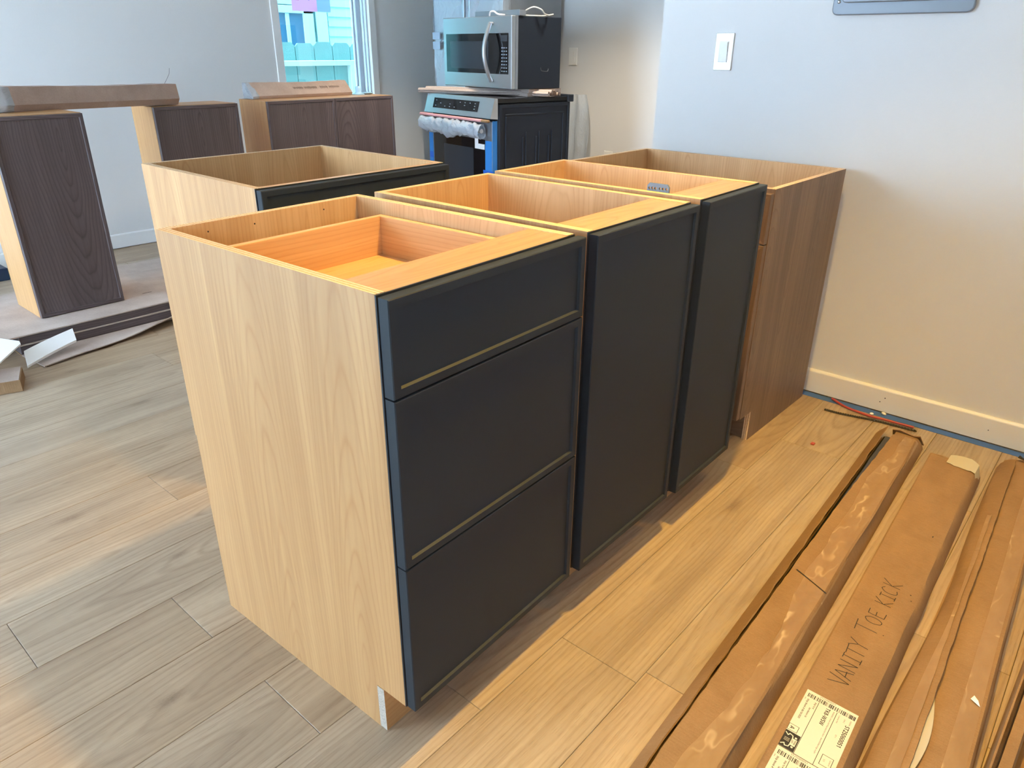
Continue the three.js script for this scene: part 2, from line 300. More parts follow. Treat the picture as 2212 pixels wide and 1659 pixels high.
// baseboards with an eased top edge
const baseProfile = (t, h) => [[0.005, 0], [h, 0], [h, t - 0.005], [h - 0.005, t - 0.001], [h - 0.008, t], [0.005, t]];
struct('baseboard_right', (() => { const g = prism(baseProfile(0.013, 0.092).map(([y, t]) => [XR - t, y]), 2, ZJ, ZB, { groups: false }); return g; })(), M.trim);
struct('baseboard_far', prism(baseProfile(0.013, 0.09).map(([y, t]) => [y, ZF + t]), 0, XL, XK, { groups: false }), M.trim);
struct('baseboard_kitchen', prism(baseProfile(0.013, 0.09).map(([y, t]) => [XK - t, y]), 2, ZF, ZJ, { groups: false }), M.trim);
// window in the far wall
{
  const w = struct('window_1', merge([box(WX0, WY0, ZF - 0.15, WX0 + 0.045, WY1, ZF - 0.095, 0.004), box(WX1 - 0.045, WY0, ZF - 0.15, WX1, WY1, ZF - 0.095, 0.004), box(WX0, WY0, ZF - 0.15, WX1, WY0 + 0.05, ZF - 0.095, 0.004), box(WX0, WY1 - 0.05, ZF - 0.15, WX1, WY1, ZF - 0.095, 0.004)]), M.vinyl);
  const track = (x, z) => slab([x, WY0 + 0.05, z], [x + 0.014, WY1 - 0.05, z + 0.02], { c: 0.003 });
  part('sash_track', merge([track(WX1 - 0.06, ZF - 0.14), track(WX1 - 0.014, ZF - 0.075), track(WX1 - 0.014, ZF - 0.035), track(WX0, ZF - 0.05)]), M.vinyl, w);
  part('pane', slab([WX0 + 0.04, WY0 + 0.04, ZF - 0.134], [WX1 - 0.04, WY1 - 0.04, ZF - 0.13], { c: 0 }), M.pane, w);
  for (const [a, b] of [[WX0 - 0.062, WX0], [WX1, WX1 + 0.06]]) part('casing', slab([a, 0.74, ZF], [b, WY1 + 0.06, ZF + 0.012], { c: 0.003 }), M.trim, w);
  part('sill', slab([WX0 - 0.05, WY0 - 0.03, ZF - 0.09], [WX1 + 0.05, WY0, ZF + 0.03], { c: 0.004 }), M.trim, w);
}
// sliding glass door in the left wall, outside the picture: where the daylight comes from
{
  const x0 = XL - 0.09, x1 = XL - 0.03, d = struct('door_1', merge([box(x0, 0, SZ0, x1, 0.05, SZ1), box(x0, SY1 - 0.05, SZ0, x1, SY1, SZ1), ...[SZ0, (SZ0 + SZ1) / 2 - 0.03, SZ1 - 0.06].map((z) => box(x0, 0, z, x1, SY1, z + 0.06))]), M.vinyl);
  for (const z of [SZ0 + 0.05, (SZ0 + SZ1) / 2 + 0.02]) part('pane', slab([XL - 0.064, 0.04, z], [XL - 0.058, SY1 - 0.04, z + (SZ1 - SZ0) / 2 - 0.07], { c: 0 }), M.pane, d);
}
// recessed ceiling lights
for (const [x, z, cd, cone, soft, tint] of LAMPS) {
  const t = thing('ceiling_light', x < -1 ? 'round recessed ceiling light left of the camera' : x < 1 ? 'round recessed ceiling light above the row of cabinets' : x < 2 ? 'round recessed ceiling light above the long cartons' : 'round recessed ceiling light above the kitchen range', 'ceiling light', [x, CEIL, z]);
  part('trim_ring', new THREE.LatheGeometry([[0.062, 0], [0.064, -0.004], [0.085, -0.006], [0.09, 0]].map(([r, y]) => new THREE.Vector2(r, y)), 40), M.white, t);
  const lens = part('lens', new THREE.CylinderGeometry(0.061, 0.061, 0.004, 40), S({ color: '#fff4dd', emissive: '#ffd08a', emissiveIntensity: 2 }), t); lens.position.y = -0.0005; lens.castShadow = false;
  const l = new THREE.SpotLight(tint, cd, 0, cone, soft, 2); l.position.set(x, CEIL - 0.02, z); l.target.position.set(x, 0, z); l.castShadow = true; l.shadow.radius = 2.5;
  scene.add(l, l.target);
}

// ------------------------------------------------------------------ outside the window
struct('ground_outside', box(-12, -0.45, -16, 14, -0.25, ZF - 0.2), M.ground);
{
  const f = thing('wooden_fence', 'weathered pale board fence with a flat rail outside the window', 'fence', [0, 0, -5.62]);
  const w = 0.2, gap = 0.009;
  for (let i = 0; i < 11; i++) { const x = 3.466 + (i - 4) * (w + gap) - 0.001, h = 1.232 - (i % 3) * 0.006; part('fence_board', prism([[x, -0.3], [x + w, -0.3], [x + w, h - 0.03], [x + w - 0.03, h], [x + 0.03, h], [x, h - 0.03]], 2, -0.03, -0.012, { groups: false }), M.fence, f); }
  part('rail', slab([2.4, 1.025, -0.012], [5.2, 1.072, 0.05], { c: 0.003, grain: 'x' }), M.rail, f);
  part('post', slab([4.245, -0.3, -0.012], [4.33, 1.025, 0.05], { c: 0.003 }), M.rail, f);
  const h = thing('neighbor_house', 'neighbouring house with pale lap siding and a dark window beyond the fence', 'house', [0, 0, -7.5]);
  part('wall', box(-8, -0.3, -0.4, 14, 9, -0.02), M.siding, h);
  for (let i = 0; i < 20; i++) { const y = 0.66 + i * 0.109; part('siding_board', prism([[y, 0], [y + 0.108, 0], [y + 0.112, 0.006], [y, 0.018]], 0, 5.42, 9.5, { groups: false }), M.siding, h); if (y > 1.56) part('siding_board', prism([[y, 0], [y + 0.108, 0], [y + 0.112, 0.006], [y, 0.018]], 0, 2.5, 5.2, { groups: false }), M.siding, h); }
  const win = part('window', merge([slab([5.06, 0.5, 0], [5.2, 1.58, 0.03], { c: 0.004 }), slab([4.0, 1.55, 0], [5.2, 1.63, 0.03], { c: 0.004 }), slab([4.82, 0.5, 0], [4.87, 1.55, 0.02], { c: 0.004 })]), M.outTrim, h);
  part('pane', box(4.0, 0.5, -0.01, 5.06, 1.55, 0.006), M.glassDay, win);
  part('corner_board', slab([5.24, 0.3, 0], [5.40, 3.4, 0.03], { c: 0.004 }), M.outTrim, h);
  part('eave', box(-8, 5.6, -0.01, 14, 5.75, 0.5), M.vinyl, h);
}

// ------------------------------------------------------------------ cabinets
// slim framed front: face at z = +t looking to +z, recessed panel inside a narrow rail
function frontFrame(x0, y0, x1, y1, z0, t) {
  const R = 0.0140, B = 0.0022, D = 0.0048, e = 0.0015, zt = z0 + t, pos = [], uv = [];
  const ring = (i, z) => [[x0 + i, y0 + i, z], [x1 - i, y0 + i, z], [x1 - i, y1 - i, z], [x0 + i, y1 - i, z]];
  const loops = [ring(0, z0), ring(0, zt - e), ring(e, zt), ring(R, zt), ring(R + B, zt - D), ring(R + B, z0)];
  for (let l = 0; l < loops.length - 1; l++) for (let k = 0; k < 4; k++) {
    const a = loops[l][k], b = loops[l][(k + 1) % 4], c = loops[l + 1][(k + 1) % 4], d = loops[l + 1][k];
    for (const p of [a, b, c, a, c, d]) { pos.push(...p); uv.push(k % 2 ? p[1] : p[0] + 3, k % 2 ? p[0] : p[1]); }
  }
  const bk = loops[0], bi = loops[5]; for (let k = 0; k < 4; k++) { const m = (k + 1) % 4; for (const p of [bk[k], bi[k], bi[m], bk[k], bi[m], bk[m]]) { pos.push(...p); uv.push(p[1], p[0]); } }
  const g = new THREE.BufferGeometry(); g.setAttribute('position', new THREE.Float32BufferAttribute(pos, 3)); g.setAttribute('uv', new THREE.Float32BufferAttribute(uv, 2)); g.computeVertexNormals(); return g;
}
const frontPanel = (x0, y0, x1, y1, z0, t, du) => slab([x0 + 0.0160, y0 + 0.0160, z0 + 0.004], [x1 - 0.0160, y1 - 0.0160, z0 + t - 0.0048], { c: 0, du });
const T = 0.0185, TK = 0.107, TD = 0.076;
function carcass(t, w, d, h, o) {
  const [outL, outR, inn] = [o.outL, o.outR, M.mapleIn], du = rr(0, 1);
  const side = (x0, x1, a, b, du, dv) => prism([[TK, 0], [h, 0], [h, -d], [0, -d], [0, -TD], [TK, -TD]], 0, x0, x1, { du, dv });
  part('side_panel', side(0, T, 0, 1, du, du * 3), [outL, inn, M.ply], t);
  part('side_panel', side(w - T, w, 0, 1, du + 0.4, du * 2), [inn, outR, M.ply], t);
  part('back_panel', slab([T, 0.05, -d], [w - T, h, -d + 0.0175], { c: 0, du: du + 0.3, dv: du, faces: { '+z': 1, '+y': 2 } }), [M.maple, inn, M.ply], t);
  part('bottom_panel', slab([T, TK, -d + 0.0175], [w - T, TK + T, -0.001], { c: 0, grain: 'x', du }), inn, t);
  part('toe_kick', slab([o.toeInset ? T : 0, 0.001, -TD - 0.0005 + (o.toeInset ? -0.02 : 0)], [o.toeInset ? w - T : w, TK - 0.002, -TD + (o.toeInset ? -0.003 : 0.018)], { c: 0, grain: 'x', du, faces: { '-x': 1, '+x': 1 } }), [o.toe ?? M.maple, M.chip], t);
  if (o.stretcher) part('stretcher', slab([T, h - 0.0195, -o.stretcher], [w - T, h - 0.0015, -0.0005], { c: 0.0005, grain: 'x', du: du + 0.2, dv: du }), M.maple, t);
  else part('stretcher', slab([T, h - 0.07, -0.019], [w - T, h - 0.001, -0.0005], { c: 0.0005, grain: 'x', du }), M.mapleIn, t);
  if (o.edge) part('edge_band', merge([slab([0, TK, 0], [T, h - 0.001, 0.003], { c: 0.0003 }), slab([w - T, TK, 0], [w, h - 0.001, 0.003], { c: 0.0003 }), slab([T, h - 0.02, 0], [w - T, h - 0.001, 0.003], { c: 0.0003 }), slab([T, TK, 0], [w - T, TK + T, 0.003], { c: 0.0003 })]), o.edge, t);
}
const FZ = 0.0045, FT = 0.02;   // gap behind a front, thickness of a front
function door(t, x0, y0, x1, y1, mat, name = 'door', du = rr(0, 1)) { const m = part(name, frontFrame(x0, y0, x1, y1, FZ, FT), mat, t); part('door_panel', frontPanel(x0, y0, x1, y1, FZ, FT, du), mat, m); return m; }

// three-drawer cabinet nearest the camera
{
  const w = 0.470, d = 0.5966, h = 0.876, t = thing('drawer_cabinet', 'nearest maple base cabinet with three stacked charcoal drawer fronts and open drawer box', 'cabinet', [0, 0, 0], 0.034);
  carcass(t, w, d, h, { outL: M.maple, outR: M.maple, stretcher: 0.090, edge: M.charcoalEdge });
  const rows = [[0.7225, 0.872], [0.421, 0.7195], [0.108, 0.418]];
  rows.forEach(([y0, y1], k) => {
    const dr = new THREE.Group(); dr.name = 'drawer'; t.add(dr);
    part('drawer_front', merge([frontFrame(0.002, y0, w + 0.0065, y1, FZ, FT), frontPanel(0.002, y0, w + 0.0065, y1, FZ, FT, 0)]), M.charcoal, dr);
    const b0 = k ? y0 + 0.03 : 0.752, b1 = k ? y1 - 0.06 : 0.850, xl = 0.031, xr = w - 0.031, zb = -0.486, zf = -0.012, q = 0.0135;
    const du = rr(0, 1);
    part('drawer_side', slab([xl, b0, zb], [xl + q, b1, zf], { grain: 'z', c: 0.001, du }), M.mapleIn, dr); part('drawer_side', slab([xr - q, b0, zb], [xr, b1, zf], { grain: 'z', c: 0.001, du: du + 0.3 }), M.mapleIn, dr);
    part('drawer_back', slab([xl + q, b0, zb], [xr - q, b1, zb + q], { grain: 'x', c: 0.001, du: du + 0.6 }), M.mapleIn, dr); part('drawer_head', slab([xl + q, b0, zf - q], [xr - q, b1, zf], { grain: 'x', c: 0.001, du }), M.mapleIn, dr);
    part('drawer_bottom', slab([xl + q, b0 + 0.009, zb + q], [xr - q, b0 + 0.015, zf - q], { grain: 'x', c: 0, du, dv: du * 2 }), M.mapleIn, dr);
  });
  for (const [x, y] of [[0.09, 0.8585], [0.19, 0.857], [0.36, 0.86]]) { const s = part('screw_hole', new THREE.CylinderGeometry(0.0016, 0.0016, 0.0006, 12).rotateX(Math.PI / 2), M.black, t); s.position.set(x, y, -d + 0.0177); }
}
// two single-door cabinets behind it
function doorCabinet(label, x, z, yaw, w, d, h) {
  const t = thing('door_cabinet', label, 'cabinet', [x, 0, z], yaw, 'base cabinets with one charcoal door');
  carcass(t, w, d, h, { outL: M.maple, outR: M.maple, stretcher: 0.088, edge: M.charcoalEdge });
  door(t, 0.001, 0.109, w + 0.003, h - 0.004, M.charcoal);
  return t;
}
doorCabinet('middle base cabinet with one tall charcoal door, right behind the three-drawer cabinet', 0.503, -0.0096, 0.0095, 0.3918, 0.6023, 0.8747);
{
  const t = doorCabinet('narrow charcoal-door base cabinet with a grey bracket inside, beside the walnut cabinet', 0.9278, -0.0053, 0.0143, 0.3144, 0.6126, 0.8765);
  const sh = new THREE.Shape(); sh.moveTo(-0.152, 0.80); sh.lineTo(-0.095, 0.80); sh.lineTo(-0.095, 0.887); sh.lineTo(-0.1, 0.893); sh.lineTo(-0.147, 0.893); sh.lineTo(-0.152, 0.887); sh.closePath();
  for (const [z, y] of [[-0.1465, 0.8815], [-0.1385, 0.882], [-0.1305, 0.882], [-0.118, 0.8825], [-0.110, 0.8825], [-0.1015, 0.8825]]) { const c = new THREE.Path(); c.absarc(z, y, 0.0034, 0, Math.PI * 2, true); sh.holes.push(c); }
  const g = new THREE.ExtrudeGeometry(sh, { depth: 0.004, bevelEnabled: true, bevelSize: 0.0006, bevelThickness: 0.0008, bevelSegments: 2, curveSegments: 14 }); g.rotateY(-Math.PI / 2);
  g.translate(0.031, 0, 0); part('bracket', g, S({ color: '#6c7986', roughness: 0.4, metalness: 0.2 }), t, 'grey bracket with six holes');
}
// sink base behind the row
{
  const w = 0.6107, d = 0.5956, h = 0.8764, t = thing('sink_cabinet', 'wide open-topped maple base cabinet with charcoal front, behind the three-drawer cabinet', 'cabinet', [0.3257, 0, -0.8408], -0.0028);
  carcass(t, w, d, h, { outL: M.maple, outR: M.maple, edge: M.charcoalEdge });
  door(t, 0.002, 0.715, w + 0.002, h - 0.004, M.charcoal, 'false_front'); door(t, 0.002, 0.109, w / 2 - 0.001, 0.711, M.charcoal); door(t, w / 2 + 0.002, 0.109, w + 0.002, 0.711, M.charcoal);
}
// walnut vanity against the wall, its front turned to the left
{
  const w = 0.7716, d = 0.5382, h = 0.8293, yaw = -0.0198, t = thing('vanity_cabinet', 'walnut-sided base cabinet against the right wall, its front turned to the left', 'cabinet', [0, 0, 0], yaw - Math.PI / 2);
  // local x runs along the front (towards +z in the room), local z = 0 is the front facing -x
  const cx = 1.450, cz = -0.0417, c = Math.cos(yaw), s = Math.sin(yaw);
  t.position.set(cx - s * w, 0, cz - c * w);
  carcass(t, w, d, h, { outL: M.walnut, outR: M.walnut, edge: M.walnut, toe: M.walnut, toeInset: true });
  const n = part('drawer_front', frontFrame(0.002, 0.676, w - 0.002, h - 0.012, FZ, FT), M.walnut, t); part('front_panel', frontPanel(0.002, 0.676, w - 0.002, h - 0.012, FZ, FT, 0.2), M.walnut, n);
  door(t, 0.002, 0.11, w / 2 - 0.002, 0.672, M.walnut); door(t, w / 2 + 0.002, 0.11, w - 0.002, 0.672, M.walnut);
}
// wall cabinets waiting on the floor at the far wall
function wallCabinet(label, x, y, z, w, d, h, doors) {
  const t = thing('wall_cabinet', label, 'cabinet', [x, y, z], 0, 'wall cabinets with dark fronts standing on the floor');
  const du = rr(0, 1);
  part('side_panel', slab([0, 0, -d], [T, h, -0.022], { c: 0.0006, du }), M.maple, t); part('side_panel', slab([w - T, 0, -d], [w, h, -0.022], { c: 0.0006, du: du + 0.2 }), M.maple, t);
  part('top_panel', slab([T, h - T, -d], [w - T, h, -0.022], { c: 0.0004, grain: 'x', du }), M.maple, t); part('bottom_panel', slab([T, 0, -d], [w - T, T, -0.022], { c: 0.0004, grain: 'x', du }), M.maple, t);
  part('back_panel', slab([T, T, -d], [w - T, h - T, -d + 0.006], { c: 0, du }), M.maple, t);
  for (let k = 0; k < doors; k++) { const a = 0.001 + k * w / doors, b = (k + 1) * w / doors - 0.001; const m = part('door', frontFrame(a, 0.002, b, h - 0.002, -0.0205, 0.0205), M.walnutDark, t); part('door_panel', frontPanel(a, 0.002, b, h - 0.002, -0.0205, 0.0205, k * 0.5), M.walnutDark, m); }
  return t;
}
wallCabinet('tall narrow wall cabinet with a dark walnut door standing on flat cartons at the left', 0.329, 0.0865, -2.777, 0.356, 0.300, 0.835, 1);
wallCabinet('single-door dark walnut wall cabinet standing between the tall narrow one and the double-door one', 1.179, 0.007, -3.205, 0.468, 0.262, 0.892, 1);
wallCabinet('double-door dark walnut wall cabinet standing under the window', 1.825, 0.001, -3.195, 0.929, 0.305, 0.899, 2);

// ------------------------------------------------------------------ far corner: cartons, boards, scraps
const jit = (a) => (rnd() - 0.5) * 2 * a;
function flatPack(name, label, category, x0, x1, z0, z1, y0, y1, rot = 0) {
  const cx = (x0 + x1) / 2, cz = (z0 + z1) / 2, t = thing(name, label, category, [cx, y0, cz], rot), a = (x1 - x0) / 2, b = (z1 - z0) / 2, h = y1 - y0;
  return [t, a, b, h];
}
{
  const [t, a, b] = flatPack('flat_panel_pack', 'two stacked flat dark panels under cardboard, carrying the tall narrow wall cabinet', 'panel stack', 0.178, 0.862, -3.30, -2.618, 0, 0.086);
  part('cardboard_sheet', slab([-a, 0.0005, -b], [a, 0.005, b + 0.004], { grain: 'x' }), M.card, t);
  part('panel', slab([-a + 0.002, 0.005, -b], [a, 0.041, b], { grain: 'x', c: 0.002 }), M.walnutDark, t);
  part('foam_sheet', slab([-a, 0.041, -b], [a, 0.046, b + 0.003], { grain: 'x' }), M.cardPale, t);
  part('panel', slab([-a + 0.008, 0.046, -b], [a, 0.080, b - 0.004], { grain: 'x', c: 0.002 }), M.walnutDark, t);
  part('cardboard_sheet', slab([-a - 0.25, 0.080, -b], [a, 0.0855, b + 0.002], { grain: 'x' }), M.cardPale, t);
  const fl = []; for (let i = 0; i <= 14; i++) { const u = i / 14, x = lerp(-a + 0.0, a, u), lift = 0.002 + 0.045 * Math.pow(u, 2.2) + 0.004 * Math.sin(u * 9), zo = lerp(0.2, 0.085, u); fl.push([0, 0.33, 0.66, 1].map((v) => [x + v * (1 - u) * 0.02, 0.003 + lift * v * v, b + 0.006 + zo * v])); }
  part('flap', sheet(fl, 0.004), M.cardPale, t, 'curled front flap of the lower cardboard sheet');
  part('slot', slab([a - 0.075, 0.0855, 0.135], [a - 0.03, 0.0859, 0.139], { c: 0 }), M.black, t);
}
single('cardboard_sheet', 'flat cardboard sheet on the floor under the single-door wall cabinet', 'cardboard', slab([0.872, 0.0006, -3.72], [1.80, 0.0065, -2.6], { grain: 'x' }), M.cardPale);
{ // white foam pieces by the panel stack
  const s1 = sheet([[[-0.06, 0.10, -2.92], [-0.06, 0.078, -2.22]], [[0.06, 0.10, -2.72], [0.05, 0.086, -2.36]], [[0.163, 0.093, -2.52], [0.158, 0.092, -2.49]]], 0.006);
  single('foam_corner', 'pointed piece of white foam sheet at the left edge beside the dark panel stack', 'foam', s1, M.paper);
  const A = [0.166, 0.046, -2.515], B = [0.385, 0.060, -2.606], C = [0.364, 0.036, -2.520], D = [0.143, 0.014, -2.425];
  const st = []; for (let i = 0; i <= 6; i++) { const u = i / 6, k = 0.003 * Math.sin(u * 3.1); st.push([0, 0.5, 1].map((v) => [0, 1, 2].map((q) => lerp(lerp(A[q], B[q], u), lerp(D[q], C[q], u), v) + (q === 1 ? k : 0)))); }
  single('foam_strip', 'white foam strip leaning on the dark panel stack', 'foam', sheet(st, 0.012), M.paper);
  const t = thing('cardboard_scrap', 'small open cardboard tray end on the floor at the left edge', 'cardboard', [0.064, 0, -2.235], -0.35);
  part('front', slab([-0.30, 0.001, -0.004], [0, 0.047, 0], { grain: 'x' }), M.card, t); part('end', slab([-0.004, 0.001, -0.14], [0, 0.045, -0.004], { grain: 'z' }), M.card, t); part('base', slab([-0.30, 0.0005, -0.16], [-0.004, 0.004, -0.004], { grain: 'x' }), M.cardPale, t); part('lid', slab([-0.30, 0.043, -0.15], [-0.004, 0.047, -0.004], { grain: 'x' }), M.cardPale, t);
  single('dark_board', 'dark blue-black board lying along the far baseboard at the left edge', 'board', slab([-0.3, 0.0005, -4.06], [0.52, 0.068, -3.885], { grain: 'x', c: 0.003 }), S({ color: '#1c2c40', roughness: 0.5 }));
}
// wrapped parcels lying on the wall cabinets
function parcel(name, label, L, H, D, at, yaw, pitch, o = {}) {
  const t = thing(name, label, 'parcel', at, yaw); t.rotation.order = 'YXZ'; t.rotation.z = pitch;
  const n = 26, prof = o.prof;
  const st = []; for (let i = 0; i <= n; i++) { const u = i / n, k = 0.0022 * Math.sin(u * 7 + 1) + 0.001 * Math.sin(u * 29), tp = 1; st.push(prof.map(([z, y], j) => [u * L, H / 2 + (y - H / 2) * tp + (y > 0.05 ? k : 0), -(D / 2 + (z - D / 2) * tp) - (y > 0 && y < 0.04 ? k * 0.6 : 0)])); }
  const body = sheet(st, 0, { crease: 0.2 }), cap = (i, f) => { const s = st[i].slice(0, -1), g = new THREE.BufferGeometry(), p = [], c = [0, 1, 2].map((q) => s.reduce((a, b) => a + b[q], 0) / s.length); s.forEach((a, k) => { const b = s[(k + 1) % s.length]; p.push(...(f ? [...c, ...a, ...b] : [...c, ...b, ...a])); }); g.setAttribute('position', new THREE.Float32BufferAttribute(p, 3)); const uv = []; for (let k = 0; k < p.length; k += 3) uv.push(p[k + 1], p[k + 2]); g.setAttribute('uv', new THREE.Float32BufferAttribute(uv, 2)); g.computeVertexNormals(); return g; };
  part('wrapping', merge([body, cap(0, 0), cap(n, 1)]), Ph({ map: cardPaleT, color: '#f6ece6', roughness: 0.42, side: THREE.DoubleSide }), t);
  // crumpled clear film at the left end
  const mz = prof.slice(0, -1).reduce((a, p) => a + p[0], 0) / (prof.length - 1), my = prof.slice(0, -1).reduce((a, p) => a + p[1], 0) / (prof.length - 1), fine = [];
  prof.slice(0, -1).forEach((p, k) => { for (let q = 0; q < 4; q++) fine.push([lerp(p[0], prof[k + 1][0], q / 4), lerp(p[1], prof[k + 1][1], q / 4)]); }); fine.push(fine[0]);
  const fs = []; for (let i = 0; i <= 9; i++) fs.push(fine.map(([z, y], j) => { const w = j === fine.length - 1 ? 0 : j, q = [0.02, 0.5, 0.85, 1.01, 1.03, 1.04, 1.035, 1.03, 1.03, 1.025][i], x = [-0.9, -1, -0.95, -0.85, -0.6, -0.4, -0.2, 0, 0.25, 0.5][i] * o.tail, n = i < 3 ? 0.004 : 0.003; return [x + n * (vn(i * 3.1, w * 1.7) - 0.5), Math.max(0.0006, my + (y - my) * q + n * (vn(i * 1.7, w * 2.3) - 0.5)), -(mz + (z - mz) * q) + n * (vn(i * 2.1, w * 1.9 + 7) - 0.5)]; }));
  part('film_end', sheet(fs, 0, { crease: 0.4 }), M.film, t, 'crumpled clear film end');
  return [t, H, D];
}
{
  const ax = 0.462, az = -2.945, bx = 1.352, bz = -3.262, L = Math.hypot(bx - ax, bz - az), yaw = Math.atan2(-(bz - az), bx - ax);
  const [t] = parcel('long_parcel', 'long brown taped parcel bridging the tall narrow and the single-door wall cabinets', L, 0.098, 0.11, [ax, 0.9235, az], yaw, -0.0225, { tail: 0.06, prof: [[0, 0.028], [0.016, 0], [0.11, 0], [0.11, 0.098], [0.012, 0.098], [0, 0.028]] });
  part('loose_thread', tube([[L - 0.04, 0.098, -0.05], [L - 0.015, 0.125, -0.05], [L + 0.0, 0.15, -0.045], [L + 0.002, 0.175, -0.04]], 0.0008, 24, 5), M.darkGrey, t);
  const [p2, H] = parcel('short_parcel', 'shorter brown parcel with a film-wrapped end lying on the double-door wall cabinet', 0.70, 0.085, 0.105, [1.880, 0.9015, -3.388], 0.008, 0, { tail: 0.03, prof: [[0.0, 0.016], [0.006, 0], [0.105, 0], [0.105, 0.085], [0.07, 0.085], [0.0, 0.016]] });
  { // faint printed words, illegible from here
    const c = document.createElement('canvas'); c.width = 512; c.height = 64; const g = c.getContext('2d'); g.clearRect(0, 0, 512, 64); g.strokeStyle = 'rgba(96,78,66,0.45)'; g.lineWidth = 9; g.lineCap = 'round';
    for (let i = 0; i < 30; i++) { if ([6, 15, 16, 22].includes(i)) continue; const x = 12 + i * 16.5, k = rnd(); g.beginPath(); g.moveTo(x, 14 + 8 * k); g.lineTo(x + 4, 46 - 5 * k); g.lineTo(x + 9, 24 + 10 * k); g.stroke(); }
    const tx = new THREE.CanvasTexture(c); tx.colorSpace = THREE.SRGBColorSpace; const pl = part('printing', new THREE.PlaneGeometry(0.36, 0.03), S({ map: tx, transparent: true, roughness: 0.8 }), p2); pl.position.set(0.45, 0.0525, -0.0355); pl.rotation.x = -Math.atan2(0.07, 0.069);
  }
  // small plastic foot discs on the cabinet top
  const lathe = (pts) => new THREE.LatheGeometry(pts.map(([r, y]) => new THREE.Vector2(r, y)), 32), bluePl = Ph({ color: '#a9cfe6', roughness: 0.25 });
  const c1 = single('plastic_spool', 'small flared pale blue plastic spool beside the short parcel', 'spool', lathe([[0, 0], [0.042, 0], [0.041, 0.003], [0.024, 0.009], [0.018, 0.02], [0.018, 0.05], [0, 0.052]]), bluePl); c1.position.set(2.632, 0.9005, -3.40);
  const c2 = single('plastic_disc', 'flat pale blue plastic disc at the right end of the double-door wall cabinet', 'plastic disc', lathe([[0, 0.006], [0.030, 0.005], [0.034, 0], [0.046, 0.008], [0.046, 0.011], [0, 0.014]]), bluePl); c2.position.set(2.70, 0.9005, -3.405);
}
// sticker on the window pane
{
  const c = document.createElement('canvas'); c.width = 512; c.height = 256; const g = c.getContext('2d');
  g.fillStyle = '#f5a3cf'; g.fillRect(0, 0, 512, 256); g.fillStyle = '#9fb0e6'; g.fillRect(330, 0, 182, 256); g.fillStyle = '#8a4f9e'; g.beginPath(); g.moveTo(60, 0); g.lineTo(330, 0); g.lineTo(230, 150); g.closePath(); g.fill(); g.fillStyle = '#d83b7a'; g.fillRect(10, 96, 90, 56);
  const tx = new THREE.CanvasTexture(c); tx.colorSpace = THREE.SRGBColorSpace;
  const gm = new THREE.PlaneGeometry(0.335, 0.17); const m = single('window_sticker', 'pink and lilac sticker hanging low on the window pane', 'sticker', gm, Ph({ map: tx, roughness: 0.95, transmission: 0.6, thickness: 0, side: THREE.DoubleSide })); m.position.set(2.955, 1.506, ZF - 0.1285);
}

